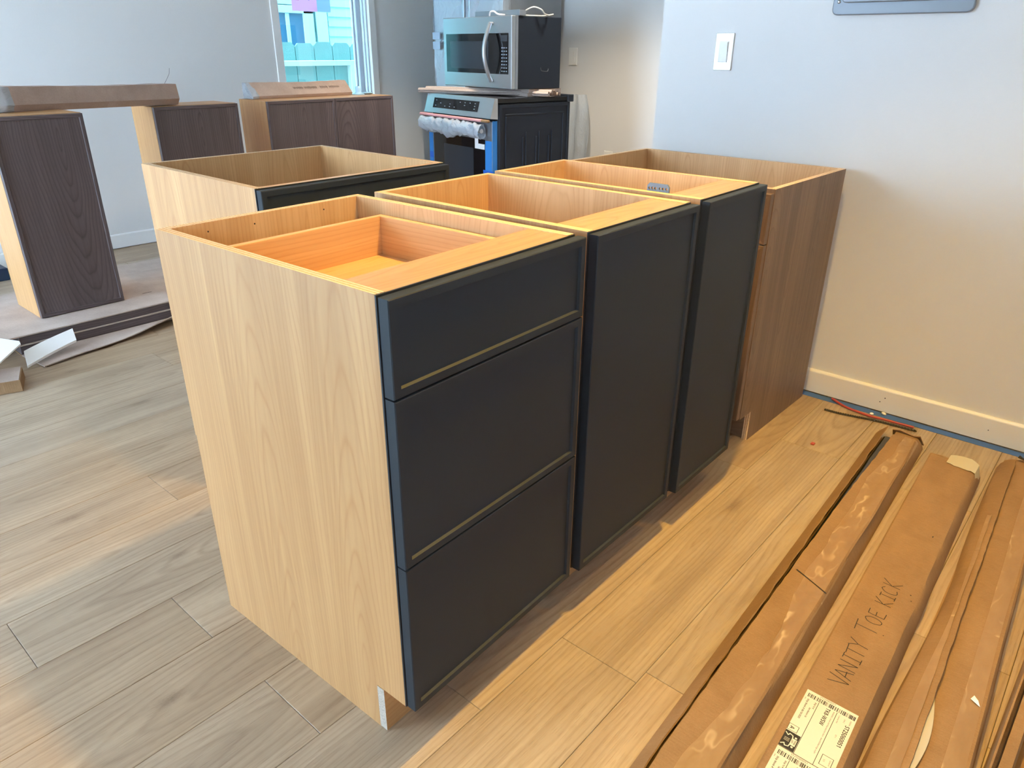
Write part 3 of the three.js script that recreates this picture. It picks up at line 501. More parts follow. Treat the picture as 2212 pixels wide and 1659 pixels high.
// ------------------------------------------------------------------ kitchen appliances
const AY = -0.18;   // range and microwave stand slightly turned
const RX = 2.909, RZ = -2.432;
const atRange = (lx, y, lz) => [RX + Math.cos(AY) * lx + Math.sin(AY) * lz, y, RZ - Math.sin(AY) * lx + Math.cos(AY) * lz];
{
  const w = 0.75, t = thing('kitchen_range', 'black-sided electric range with steel control panel and blue tape, standing under the microwave', 'range', [RX, 0, RZ], AY);
  part('body', slab([0.03, 0.02, -w + 0.002], [0.628, 0.875, -0.006], { c: 0.004 }), M.enamel, t);
  // embossed near side
  const ribs = []; const rib = (x0, y0, x1, y1) => ribs.push(slab([x0, y0, -0.007], [x1, y1, 0], { c: 0.0032 }));
  rib(0.035, 0.03, 0.06, 0.868); rib(0.606, 0.03, 0.628, 0.868); rib(0.035, 0.845, 0.628, 0.868); rib(0.085, 0.06, 0.10, 0.80); rib(0.085, 0.80, 0.575, 0.812); rib(0.565, 0.06, 0.578, 0.80);
  for (const x of [0.225, 0.335, 0.445]) { rib(x, 0.08, x + 0.014, 0.67); rib(x + 0.026, 0.08, x + 0.036, 0.70); }
  part('side_panel', merge(ribs), M.enamel, t);
  part('cooktop', slab([0.0, 0.875, -w], [0.60, 0.903, 0], { c: 0.003 }), M.glassBlack, t);
  part('rear_trim', slab([0.60, 0.868, -w], [0.655, 0.912, 0.004], { c: 0.003 }), M.enamel, t);
  part('control_panel', prism([[-0.036, 0.79], [0.0, 0.905], [0.022, 0.905], [0.022, 0.785]], 2, -w, 0.002, { groups: false }), M.steel, t);
  const n = new V3(-(0.905 - 0.79), 0.036, 0).normalize(), up = new V3(0.036, 0.115, 0).normalize(), on = (s, z, o) => [-0.036 + up.x * s + n.x * o, 0.79 + up.y * s + n.y * o, z];
  const plate = (s0, s1, z0, z1, o0, o1) => { const g = slab([0, 0, 0], [1, 1, 1], { c: 0 }), p = g.attributes.position; for (let i = 0; i < p.count; i++) { const q = on(lerp(s0, s1, p.getY(i)), lerp(z0, z1, p.getZ(i)), lerp(o0, o1, p.getX(i))); p.setXYZ(i, ...q); } g.computeVertexNormals(); return g; };
  part('display', plate(0.032, 0.096, -0.655, -0.145, -0.001, 0.0015), M.glassBlack, t);
  const ic = []; for (let i = 0; i < 9; i++) for (let j = 0; j < 3; j++) if (rnd() < 0.55) { const z = -0.63 + i * 0.055; ic.push(plate(0.045 + j * 0.017, 0.049 + j * 0.017, z, z + 0.012, 0.0015, 0.0018)); }
  part('display_print', merge(ic), S({ color: '#9aa3ac', roughness: 0.6 }), t);
  part('oven_door', slab([-0.012, 0.16, -w + 0.012], [0.03, 0.772, -0.012], { c: 0.003 }), M.steelDull, t);
  part('door_glass', slab([-0.0135, 0.2, -w + 0.075], [-0.011, 0.66, -0.085], { c: 0.0005 }), M.glassBlack, t); part('door_glass', slab([-0.0145, 0.2, -w + 0.20], [-0.0134, 0.60, -0.21], { c: 0 }), M.glassGrey, t);
  part('storage_drawer', slab([-0.008, 0.03, -w + 0.012], [0.03, 0.152, -0.012], { c: 0.003 }), M.steelDull, t);
  part('handle', new THREE.CylinderGeometry(0.013, 0.013, w - 0.12, 20).rotateX(Math.PI / 2).translate(-0.058, 0.715, -w / 2), M.steel, t);
  for (const z of [-0.1, -w + 0.1]) part('handle_post', slab([-0.058, 0.703, z - 0.012], [-0.01, 0.727, z + 0.012], { c: 0.003 }), M.steel, t);
  const wr = []; for (let i = 0; i <= 44; i++) { const u = i / 44, s = []; for (let k = 0; k <= 16; k++) { const a = k / 16 * Math.PI * 2, kk = k % 16, r = 0.030 + 0.020 * (vn(i * 0.7, kk * 0.9) - 0.4) + 0.016 * Math.exp(-(((u - 0.5) / 0.12) ** 2)) * (Math.sin(a) < 0 ? 1 : 0.2); s.push([-0.058 + r * Math.cos(a), 0.717 + r * 1.35 * Math.sin(a), lerp(-w + 0.0, -0.055, u)]); } wr.push(s); }
  part('handle_wrap', sheet(wr, 0), M.film, t, 'crumpled clear film around the handle');
  part('foam_strip', merge([slab([-0.058, 0.768, -w - 0.03], [-0.03, 0.783, -0.075], { c: 0.004 })]), M.pink, t, 'pink packing strip');
  part('strip_end', slab([-0.057, 0.768, -0.073], [-0.031, 0.783, -0.005], { c: 0.004 }), M.card, t);
  part('tape_strip', slab([-0.0142, 0.16, -w + 0.016], [-0.0122, 0.655, -w + 0.066]), M.blueTape, t); part('tape_strip', slab([-0.0142, 0.16, -0.083], [-0.0122, 0.655, -0.013]), M.blueTape, t);
  part('tape_strip', slab([-0.010, 0.2, -0.0125], [0.028, 0.775, -0.0108]), M.blueTape, t);
  part('tape_piece', slab([-0.0152, 0.437, -0.105], [-0.0140, 0.475, 0.001]), M.blueTapeDeep, t); part('tape_piece', slab([-0.0150, 0.437, 0.0], [0.062, 0.462, 0.0012]), M.blueTapeDeep, t); part('tape_piece', slab([-0.0150, 0.49, -w + 0.02], [-0.0141, 0.53, -w + 0.062]), M.blueTapeDeep, t);
  part('sticker', prism([[0.600, -0.190], [0.678, -0.190], [0.678, -0.155], [0.632, -0.155], [0.632, -0.086], [0.600, -0.086]], 0, -0.0168, -0.0145, { groups: false }), M.paper, t);
}
{ // folded corrugated pad between range and microwave: loose rolls crossing the front, flat layers behind
  const t = thing('cardboard_pad', 'folded cardboard with open rolled ends lying across the range under the microwave', 'cardboard', atRange(-0.03, 0.9045, -0.80), AY + 0.475);
  const roll = (cx, cy, r, a0, a1, n) => { const s = []; for (let i = 0; i <= n; i++) { const a = lerp(a0, a1, i / n); s.push([cx + r * Math.cos(a), cy + r * Math.sin(a)]); } return s; };
  const mk = (p, z0, z1) => { const st = []; for (let i = 0; i <= 12; i++) { const z = lerp(z0, z1, i / 12); st.push(p.map(([x, y], k) => [x + 0.0025 * Math.sin(i * 0.9 + k * 0.1), y + 0.001 * Math.sin(i * 0.9), z])); } return sheet(st, 0.0025); };
  part('lower_roll', mk([...roll(0.0, 0.018, 0.015, -2.9, 3.0, 20).reverse(), [0.03, 0.0045], [0.10, 0.0045]], -0.01, 0.945), M.cardPale, t);
  part('upper_roll', mk([...roll(0.034, 0.028, 0.015, -2.3, 3.4, 20).reverse(), [0.05, 0.042], [0.075, 0.036], [0.10, 0.012]], 0.03, 0.955), M.cardPale, t);
  part('pleat', mk([[0.075, 0.041], [0.09, 0.03], [0.11, 0.008], [0.125, 0.024], [0.14, 0.012], [0.155, 0.006]], 0.25, 0.96), M.cardPale, t);
  const l = new THREE.Group(); l.name = 'layer_stack'; l.rotation.y = -0.475; scene.updateMatrixWorld(); l.position.copy(t.worldToLocal(new V3(...atRange(0, 0.9035, 0)))); t.add(l);
  for (const [y0, y1, a] of [[0.001, 0.022, 0.30], [0.0225, 0.0455, 0.31]]) part('layer', slab([a, y0, -0.72], [0.585, y1, -0.05], { grain: 'z' }), M.cardPale, l);
}
{
  const w = 0.75, h = 0.414, d = 0.405, t = thing('microwave_oven', 'steel-fronted over-the-range microwave oven resting on cardboard on top of the range', 'microwave', [3.07, 0.951, -2.44], -0.189);
  part('body', slab([0.034, 0.001, -w + 0.004], [d, h - 0.002, -0.004], { c: 0.003 }), M.enamel, t);
  part('door', slab([0, 0, -w], [0.034, h, 0], { c: 0.004 }), M.steel, t);
  part('side_band', slab([0.034, 0.0, -0.004], [0.052, h - 0.001, 0.0005], { c: 0.0005 }), M.steelDull, t);
  part('door_glass', slab([-0.002, 0.086, -w + 0.035], [0.001, 0.318, -0.03], { c: 0.001 }), M.glassBlack, t); part('window', slab([-0.0028, 0.112, -w + 0.085], [-0.0018, 0.275, -0.235], { c: 0 }), M.glassGrey, t);
  const keys = []; for (let r = 0; r < 8; r++) for (let k = 0; k < 3; k++) keys.push(slab([-0.0026, 0.1 + r * 0.019, -0.098 + k * 0.022], [-0.0019, 0.106 + r * 0.019, -0.086 + k * 0.022], { c: 0 }));
  part('keypad', merge(keys), S({ color: '#8e959d', roughness: 0.6 }), t); part('display', slab([-0.0027, 0.272, -0.104], [-0.0018, 0.306, -0.04], { c: 0 }), M.glassGrey, t);
  const hp = []; for (let i = 0; i <= 12; i++) { const u = i / 12; hp.push([-0.018 - 0.052 * Math.sin(u * Math.PI), lerp(0.375, 0.04, u), -0.192 + 0.006 * u]); }
  part('handle', tube(hp, 0.0125, 48, 14), M.steel, t);
  for (const y of [0.372, 0.046]) part('handle_post', new THREE.CylinderGeometry(0.009, 0.009, 0.03, 14).rotateZ(Math.PI / 2).translate(-0.014, y, -0.19), M.steelDull, t);
  part('side_label', tube([[0.235, 0.125, 0.0], [0.24, 0.108, 0.0005], [0.265, 0.102, 0.0005], [0.295, 0.104, 0.0005], [0.30, 0.118, 0]], 0.0022, 24, 6), M.darkGrey, t);
  // things lying on its top
  const top = (lx, y, lz) => [3.07 + Math.cos(-0.189) * lx + Math.sin(-0.189) * lz, 0.951 + h + y, -2.44 - Math.sin(-0.189) * lx + Math.cos(-0.189) * lz];
  const b = thing('mounting_rail', 'dull steel mounting rail lying on top of the microwave', 'rail', top(0.06, 0.0005, -0.46), -0.189);
  part('web', slab([0, 0, 0], [0.05, 0.003, 0.46], { c: 0.0005 }), M.steelDull, b); part('flange', slab([0, 0.003, 0], [0.003, 0.032, 0.46], { c: 0.0005 }), M.steelDull, b); part('end_plate', slab([0.003, 0.003, 0.455], [0.05, 0.03, 0.46], { c: 0.0005 }), M.steelDull, b);
  const cord = single('power_cord', 'pale coiled cord looping over the top of the microwave', 'cord', tube([[0.12, 0.006, -0.06], [0.135, 0.03, -0.03], [0.17, 0.048, 0.0], [0.215, 0.035, 0.02], [0.25, 0.014, 0.01], [0.30, 0.008, -0.01], [0.345, 0.014, -0.02], [0.33, 0.007, -0.08], [0.25, 0.006, -0.10], [0.17, 0.006, -0.10]].map(([x, y, z]) => top(x, y, z)), 0.0042, 90, 8), S({ color: '#cfcfc4', roughness: 0.5 }));
  const c2 = single('twist_cord', 'short curl of white cord on the front edge of the microwave top', 'cord', tube([[0.02, 0.003, -0.25], [0.015, 0.022, -0.235], [0.02, 0.026, -0.205], [0.03, 0.012, -0.18], [0.05, 0.005, -0.13]].map(([x, y, z]) => top(x, y, z)), 0.005, 40, 8), S({ color: '#d8d2cf', roughness: 0.6 }));
}
{ // tall wrapped refrigerator
  const x0 = 3.752, x1 = 4.42, z0 = -3.835, z1 = -3.105, H = 1.78;
  const t = thing('refrigerator', 'tall refrigerator wrapped in plastic film standing behind the range and microwave', 'refrigerator', [x0, 0, z1]);
  const L = (x, y, z) => [x - x0, y, z - z1];
  const pale = S({ color: '#a9b1b8', roughness: 0.45 });
  part('body', slab(L(x0 + 0.06, 0.02, z0), L(x1, H, z1), { c: 0.006 }), S({ color: '#8d9092', roughness: 0.5 }), t);
  part('door', slab(L(x0, 0.62, z0), L(x0 + 0.055, H, (z0 + z1) / 2 - 0.003), { c: 0.008 }), pale, t); part('door', slab(L(x0, 0.62, (z0 + z1) / 2 + 0.003), L(x0 + 0.055, H, z1), { c: 0.008 }), pale, t); part('freezer_drawer', slab(L(x0, 0.05, z0), L(x0 + 0.055, 0.61, z1), { c: 0.008 }), pale, t);
  for (const s of [-1, 1]) part('handle', slab(L(x0 - 0.018, 0.75, (z0 + z1) / 2 + s * 0.03 - 0.008), L(x0 - 0.002, 1.55, (z0 + z1) / 2 + s * 0.03 + 0.008), { c: 0.004 }), M.steel, t);
  const path = [[x1 + 0.01, z1 + 0.008], [x0 + 0.45, z1 + 0.008], [x0 + 0.2, z1 + 0.008], [x0 + 0.02, z1 + 0.01], [x0 - 0.022, z1 + 0.002], [x0 - 0.024, z1 - 0.2], [x0 - 0.026, z1 - 0.36], [x0 - 0.024, z0 + 0.15], [x0 - 0.02, z0 - 0.006], [x0 + 0.03, z0 - 0.01], [x1, z0 - 0.01]];
  const cv = new THREE.CatmullRomCurve3(path.map(([x, z]) => new V3(x, 0, z)), false, 'catmullrom', 0.1).getPoints(130), st = [];
  for (let i = 0; i <= 60; i++) { const y = lerp(0.25, H + 0.01, i / 60); st.push(cv.map((p, k) => { const q = cv[Math.min(cv.length - 1, k + 1)], r = cv[Math.max(0, k - 1)], dx = q.x - r.x, dz = q.z - r.z, l = Math.hypot(dx, dz) || 1, n = 0.006 + 0.05 * Math.pow(fbm(k * 0.16 + i * 0.13, i * 0.055 + k * 0.02, 3), 2) + 0.008 * Math.abs(Math.sin(k * 0.33 + i * 0.21 + 3 * vn(k * 0.1, i * 0.1))) * vn(k * 0.15, i * 0.12); return [p.x - x0 + dz / l * n * -1, y, p.z - z1 + dx / l * n * 1]; })); }
  part('plastic_wrap', sheet(st, 0), M.film, t, 'wrinkled clear plastic wrap');
  for (const [y, hh] of [[1.245, 0.05], [1.175, 0.055]]) part('label', slab(L(x0 - 0.05, y, z0 + 0.03), L(x0 - 0.048, y + hh, z0 + 0.11), { c: 0 }), S({ color: '#aab6c4', roughness: 0.7 }), t);
  const dr = []; for (let i = 0; i <= 20; i++) { const y = lerp(0.86, 0.02, i / 20), s = []; for (let k = 0; k <= 14; k++) { const z = lerp(-2.99, -2.80 + 0.05 * Math.sin(i * 0.16), k / 14); s.push([4.40 - 0.05 * fbm(k * 0.35, i * 0.18, 2) - 0.02 * Math.sin(k * 0.9 + i * 0.15), y, z]); } dr.push(s); }
  single('plastic_sheet', 'loose crumpled plastic sheet hanging by the wall to the right of the range', 'plastic sheet', sheet(dr, 0), M.film);
}

// ------------------------------------------------------------------ wall fittings
{
  const t = thing('light_switch', 'cream rocker light switch in a film-covered wall plate on the right wall', 'light switch', [XR, 1.175, -0.545]);
  part('plate', new RoundedBoxGeometry(0.006, 0.121, 0.068, 3, 0.002).translate(-0.003, 0, 0), M.whiteGloss, t);
  part('rocker_frame', slab([-0.0085, -0.034, -0.0175], [-0.005, 0.034, 0.0175], { c: 0.001 }), M.white, t);
  part('rocker', prism([[-0.0095, -0.031], [-0.0125, 0.031], [-0.006, 0.031], [-0.006, -0.031]], 2, -0.0155, 0.0155, { groups: false }), M.white, t);
  const e = thing('electrical_panel', 'grey steel electrical panel set in the right wall above the walnut cabinet', 'electrical panel', [XR, 1.285, -0.182]);
  const rw = (x0, y0, z0, x1, y1, z1, r) => { const s = new THREE.Shape(), a = z0, b = z1; s.moveTo(a + r, y0); s.lineTo(b - r, y0); s.quadraticCurveTo(b, y0, b, y0 + r); s.lineTo(b, y1 - r); s.quadraticCurveTo(b, y1, b - r, y1); s.lineTo(a + r, y1); s.quadraticCurveTo(a, y1, a, y1 - r); s.lineTo(a, y0 + r); s.quadraticCurveTo(a, y0, a + r, y0); const g = new THREE.ExtrudeGeometry(s, { depth: x1 - x0 - 0.006, bevelEnabled: true, bevelSize: 0.004, bevelThickness: 0.003, bevelSegments: 4, curveSegments: 10 }); g.rotateY(-Math.PI / 2); g.translate(x1 - 0.003, 0, 0); return g; };
  part('cover', rw(-0.016, 0.002, 0.002, 0, 0.78, 0.395, 0.016), M.panelGrey, e);
  part('door', rw(-0.026, 0.036, 0.030, -0.012, 0.74, 0.367, 0.012), M.panelGrey, e);
  for (const z of [0.016, 0.378]) { const s = part('screw', new THREE.SphereGeometry(0.0055, 16, 8, 0, Math.PI * 2, 0, Math.PI / 2).scale(1, 0.6, 1).rotateZ(Math.PI / 2), M.steel, e); s.position.set(-0.0165, 0.036, z); }
  const outlet = (label, y, z) => { const o = thing('wall_outlet', label, 'outlet', [XK, y, z]); part('plate', new RoundedBoxGeometry(0.008, 0.125, 0.078, 3, 0.002).translate(-0.004, 0, 0), M.white, o); for (const dy of [0.022, -0.022]) part('receptacle', new RoundedBoxGeometry(0.004, 0.032, 0.034, 2, 0.0015).translate(-0.009, dy, 0), M.white, o); };
  outlet('white outlet plate on the kitchen wall beside the wrapped refrigerator', 1.132, -3.005 + 0.0);
  outlet('low white outlet plate on the kitchen wall, just above the walnut cabinet rim', 0.385, -2.62);
  const sp = []; for (const [y, z, r] of [[0.058, 0.236, 0.0022], [0.04, 0.222, 0.002], [0.046, 0.56, 0.0018]]) sp.push(new THREE.CylinderGeometry(r, r, 0.0006, 10).rotateZ(Math.PI / 2).translate(XR - 0.0133, y, z));
  part('nail_hole', merge(sp), M.darkGrey, scene.getObjectByName('baseboard_right'));
}

// ------------------------------------------------------------------ right side floor: tape, wire, cartons
single('floor_tape', 'strip of blue painter tape along the floor under the right baseboard', 'tape', slab([2.006, 0.0002, -0.80], [2.042, 0.0012, 1.9], { c: 0 }), M.floorTape);
single('red_wire', 'short red twisted wire end lying by the right baseboard', 'wire', tube([[2.026, 0.008, 0.066], [1.994, 0.006, 0.122], [1.981, 0.006, 0.172], [1.973, 0.007, 0.224], [1.973, 0.009, 0.256], [1.978, 0.008, 0.301], [1.987, 0.006, 0.356]], 0.0042, 60, 8), M.red);
{
  const c = new THREE.CatmullRomCurve3([[1.925, 0.0045, 0.075], [1.927, 0.0045, 0.117], [1.938, 0.0045, 0.169], [1.950, 0.0045, 0.214], [1.957, 0.0045, 0.252], [1.962, 0.0045, 0.306], [1.968, 0.0045, 0.37]].map((p) => new V3(...p))), st = [];
  for (const o of [0, Math.PI]) { const pts = []; for (let i = 0; i <= 160; i++) { const p = c.getPoint(i / 160), a = i / 160 * Math.PI * 2 * 20 + o; pts.push([p.x + 0.0022 * Math.cos(a), p.y + 0.0022 * Math.sin(a), p.z]); } st.push(tube(pts, 0.0023, 320, 5)); }
  single('twisted_wire', 'dark twisted steel wire lying beside the red wire on the floor', 'wire', merge(st), S({ color: '#6a655c', roughness: 0.35, metalness: 0.8 }));
  const fleck = (n, l, cat, x, y, z, sx, sy, sz, m, ry = 0.4) => { const f = single(n, l, cat, new THREE.IcosahedronGeometry(1, 1).scale(sx, sy, sz), m); f.position.set(x, y, z); f.rotation.y = ry; };
  fleck('white_plug', 'small white drop-shaped plastic plug on the blue tape by the baseboard', 'plug', 2.027, 0.0065, 0.247, 0.011, 0.005, 0.006, M.white, 0.9);
  fleck('white_plug', 'tiny white plastic plug half under the red wire', 'plug', 2.0, 0.0055, 0.214, 0.006, 0.004, 0.007, M.white);
  single('red_chip', 'tiny red plastic chip on the floor in front of the walnut cabinet', 'chip', slab([1.640, 0.0003, 0.130], [1.654, 0.005, 0.142], { c: 0.001 }), M.red);
  single('paper_scrap', 'tiny white paper scrap lying on the split-flap carton', 'scrap', sheet([[[0.772, 0.0405, 0.760], [0.762, 0.0405, 0.778]], [[0.785, 0.041, 0.764], [0.772, 0.045, 0.772]]], 0.0006), M.paper);
}
// long cartons: stations down the length, each a path across (y, z)
const waves = (x, k) => 0.0008 * Math.sin(x * 7.3 + k * 2.1) + 0.0006 * Math.sin(x * 17.1 + k) + 0.0012 * (vn(x * 6 + k * 9, k) - 0.5);
function along(x0, x1, n, f) { const s = []; for (let i = 0; i <= n; i++) { const x = lerp(x0, x1, i / n); s.push(f(x, i / n)); } return x1 < x0 ? s.reverse() : s; }
const DOWN = 44;
{ // carton torn open along its left edge
  const t = thing('long_carton', 'long flat cardboard carton torn open along its left edge, nearest to the cabinets', 'carton', [0, 0, 0], 0), X0 = 1.84, X1 = -0.35;
  const zl = (x) => 0.330 - (x - 0.235) * 0.0373, zr = (x) => 0.476 - (x - 0.428) * 0.040;
  const rag = (x) => 0.0035 * (vn(x * 40, 3) - 0.5) + 0.004 * (vn(x * 11, 8) - 0.5);
  // left wall, leaning in, ragged top edge
  part('left_side', sheet(along(X0 + 0.03, X1, DOWN * 3, (x) => [[x, 0.039 + rag(x), zl(x) + 0.031 + rag(x)], [x, 0.026, zl(x) + 0.019 + waves(x, 1)], [x, 0.012, zl(x) + 0.008 + waves(x, 2)], [x, 0.001, zl(x)]]), 0.0032), M.card, t);
  // the torn lid: from the gap over the top, down the right side
  const gap = (x) => zl(x) + 0.031 + lerp(0.017, 0.009, Math.min(1, Math.max(0, (1.6 - x) / 1.3))) + (x > 1.2 ? (x - 1.2) * 0.02 : 0) + rag(x + 3) * 0.6;
  part('lid', sheet(along(X0 + 0.01, X1, DOWN * 2, (x, u) => { const e = u < 0.012 ? 0.75 : 1, zt = zr(x) - 0.017 + waves(x, 5) * 1.6, hh = 0.046 * e; return [[x, 0.0015, zr(x)], [x, 0.016 * e, zr(x) - 0.004 + waves(x, 3) * 2], [x, 0.032 * e, zr(x) - 0.012 + waves(x, 4) * 2], [x, hh - 0.003, zt + 0.001], [x, hh, zt - 0.003], [x, hh + waves(x, 6), lerp(zt, gap(x), 0.35)], [x, hh + 0.001 + waves(x, 7), lerp(zt, gap(x), 0.7)], [x, hh + 0.001 + waves(x, 8), gap(x)]]; }), 0.0032), M.card, t);
  part('base', slab([X1, 0.0006, 0], [X0, 0.004, 0.12], { grain: 'x' }).applyMatrix4(new THREE.Matrix4().makeShear(0, 0, 0, 0, 0, 0)), M.card, t).position.set(0, 0, 0);
  const base = t.children[t.children.length - 1]; base.geometry = sheet(along(X0, X1, 8, (x) => [[x, 0.004, zr(x) - 0.004], [x, 0.004, zl(x) + 0.004]]), 0.003);
  part('end_flap', sheet([0, 1].map((k) => [0, 0.25, 0.5, 0.75, 1].map((v) => [X0 + 0.01 + k * 0.028 - 0.012 * Math.abs(v - 0.5), 0.042 - k * 0.039 + 0.004 * Math.sin(v * 7), lerp(zl(X0) + 0.05, zr(X0) - 0.016 + k * 0.012, v)])), 0.003), M.card, t);
  part('tape', sheet(along(X0 - 0.03, X1, DOWN * 2, (x) => { const zt = zr(x) - 0.017 + waves(x, 5) * 1.6, z0 = lerp(zt, gap(x), 0.52 + 0.5 * (fbm(x * 4.1, 4, 2) - 0.5) + 0.06 * (vn(x * 30, 2) - 0.5)); return [[x, 0.0362, zr(x) - 0.0135 + waves(x, 4) * 2], [x, 0.0432, zt + 0.0006], [x, 0.0462, zt - 0.004], [x, 0.0468 + waves(x, 6), lerp(zt, gap(x), 0.35)], [x, 0.0474 + waves(x, 7), z0]]; }), 0.0004), M.tape, t, 'glossy packing tape along the lid');
  part('cut', sheet([0, 0.5, 1].map((u) => { const x = lerp(0.919, 0.881, u), z = lerp(0.359, 0.443, u); return [[x - 0.0012, 0.0484 - u * 0.0012, z], [x + 0.0018, 0.0484 - u * 0.0012, z + 0.001]]; }), 0.0003), M.ink, t);
  single('wrapped_board', 'dark film-wrapped board inside the torn carton', 'board', sheet(along(1.80, -0.33, 60, (x) => { const z = zl(x) + 0.024; return [[x, 0.006, z + 0.075], [x, 0.031 + waves(x, 9), z + 0.075], [x, 0.032 + waves(x, 10), z + 0.02], [x, 0.030 + waves(x, 11), z + 0.012], [x, 0.006, z + 0.010]]; }), 0), Ph({ color: '#26282c', roughness: 0.25, clearcoat: 0.5, side: THREE.DoubleSide }));
}
{ // lettered carton
  const t = thing('long_carton', 'long cardboard carton with handwritten words and a white shipping label on its lid', 'carton', [0, 0, 0], 0), X0 = 1.752, X1 = -0.35, H = 0.045;
  const zl = (x) => 0.5015 - (x - 0.6) * 0.0405, zr = (x) => 0.6165 - (x - 0.7) * 0.033, zb = (x) => 0.617 - (x - 0.9) * 0.030 + 0.009;
  const edge = (x) => 0.004 * (vn(x * 9, 21) - 0.5) + 0.003 * (vn(x * 3, 5) - 0.5);
  part('box', sheet(along(X0, X1, DOWN * 2, (x) => { const e = edge(x); return [[x, 0.001, zb(x)], [x, H * 0.35, zb(x) - 0.002 + e], [x, H * 0.75, lerp(zb(x), zr(x), 0.6) + e], [x, H - 0.002, zr(x) + 0.001 + e * 0.6], [x, H, zr(x) - 0.003 + e * 0.5], [x, H, lerp(zl(x), zr(x), 0.5)], [x, H, zl(x) + 0.003], [x, H - 0.002, zl(x)], [x, H * 0.5, zl(x) - 0.004], [x, 0.001, zl(x) - 0.007]]; }), 0.003), M.card, t);
  part('base', sheet(along(X0, X1, 4, (x) => [[x, 0.004, zb(x) - 0.003], [x, 0.004, zl(x) - 0.003]]), 0.003), M.card, t);
  part('end_panel', sheet([[[X0 - 0.002, 0.004, zb(X0) - 0.004], [X0 - 0.002, 0.004, zl(X0)]], [[X0 - 0.002, H - 0.004, zr(X0) - 0.004], [X0 - 0.002, H - 0.004, zl(X0) + 0.003]]], 0.003), M.card, t);
  part('end_flap', sheet([0, 1, 2].map((k) => [0, 0.33, 0.66, 1].map((v) => [X0 + 0.004 + k * 0.013, H - 0.003 - k * 0.019 + 0.002 * Math.sin(v * 5), lerp(zl(X0) + 0.0, zr(X0) - 0.035, v)])), 0.003), M.card, t);
  // torn strip of masking tape on the far corner
  const tp = []; for (let i = 0; i <= 8; i++) { const u = i / 8, s = []; for (let k = 0; k <= 4; k++) { const v = k / 4, z = lerp(zl(X0) + 0.052, zr(X0) + 0.016, u), x = X0 + lerp(-0.035 - 0.012 * u, 0.022 - 0.01 * u, v) + 0.006 * (vn(i * 2.3, k + 40) - 0.5), over = Math.max(0, u - 0.86) / 0.14; s.push([x - over * 0.02, H + 0.0015 + 0.010 * Math.sin(u * 3.1) * v + 0.003 * vn(i * 1.3, k * 1.1) - over * 0.028, z]); } tp.push(s); }
  part('torn_tape', sheet(tp, 0.0005), S({ color: '#bdb197', roughness: 0.75, side: THREE.DoubleSide }), t, 'torn strip of cream masking tape');
  // handwriting: strokes in a cell (0..1 across, 0..1.4 up), drawn with a marker as flat ribbons; reads along +x, up is -z
  const glyph = { V: [[[0, 1.4], [0.45, 0], [0.75, 1.5]]], A: [[[0, 0], [0.4, 1.4], [0.8, 0]], [[0.1, 0.5], [0.75, 0.55]]], N: [[[0, 0], [0.05, 1.4], [0.7, 0], [0.75, 1.45]]], I: [[[0.35, 0], [0.38, 1.4]], [[0.1, 1.4], [0.7, 1.42]], [[0.05, 0], [0.65, 0.0]]], T: [[[0.35, 0], [0.4, 1.4]], [[-0.15, 1.35], [0.95, 1.45]]], Y: [[[0, 1.4], [0.38, 0.75], [0.8, 1.45]], [[0.38, 0.75], [0.3, 0]]], O: [[[0.4, 1.4], [0.1, 1.1], [0.02, 0.6], [0.2, 0.1], [0.5, 0.02], [0.75, 0.4], [0.75, 1.0], [0.55, 1.35], [0.38, 1.38]]], E: [[[0.75, 1.4], [0.1, 1.36], [0.05, 0.02], [0.75, 0]], [[0.08, 0.72], [0.6, 0.76]]], K: [[[0.1, 0], [0.15, 1.4]], [[0.8, 1.5], [0.12, 0.65], [0.75, -0.05]]], H: [[[0.05, 0], [0.1, 1.4]], [[0.08, 0.72], [0.5, 0.75]]], C: [[[0.75, 1.2], [0.45, 1.4], [0.1, 1.05], [0.02, 0.5], [0.25, 0.05], [0.7, 0.15]]] };
  const word = [['V', 0, 1.1], ['A', 0.9, 1], ['N', 1.9, 1], ['I', 2.9, 1], ['T', 3.75, 1], ['Y', 4.7, 1.1], ['T', 6.9, 1.25], ['O', 8.25, 1], ['E', 9.3, 1], ['K', 11.1, 1], ['I', 12.15, 0.9], ['C', 12.95, 1], ['K', 14.0, 1.1]];
  const cw = 0.0268, ch = 0.0245, marks = [];
  for (const [ch0, cx, sc] of word) for (const stroke of glyph[ch0]) {
    const pts = new THREE.CatmullRomCurve3(stroke.map(([a, b]) => { const x = 0.632 + (cx + a * sc) * cw, z = 0.572 - (x - 0.632) * 0.012 - b * sc * ch; return new V3(x, H + 0.0004, z); }), false, 'catmullrom', ch0 === 'O' || ch0 === 'C' ? 0.5 : 0.02).getPoints(stroke.length * 7);
    marks.push(sheet(pts.map((p, i) => { const q = pts[Math.min(pts.length - 1, i + 1)], r = pts[Math.max(0, i - 1)], dx = q.x - r.x, dz = q.z - r.z, l = Math.hypot(dx, dz) || 1, w = 0.00085; return [[p.x - dz / l * w, p.y, p.z + dx / l * w], [p.x + dz / l * w, p.y, p.z - dx / l * w]]; }), 0));
  }
  const inkD = M.ink.clone(); inkD.side = THREE.DoubleSide; part('handwriting', merge(marks), inkD, t, 'marker lettering VANITY TOE KICK');
  part('scuff', merge([[1.28, 0.571, 0.007], [1.005, 0.590, 0.003], [0.985, 0.596, 0.002], [0.83, 0.581, 0.0015]].map(([x, z, l]) => slab([x, H, z], [x + l, H + 0.0003, z + 0.0025], { c: 0 }))), M.ink, t);
  // shipping label: reads towards -x, up is +z
  const c = document.createElement('canvas'); c.width = 1280; c.height = 760; const g = c.getContext('2d');
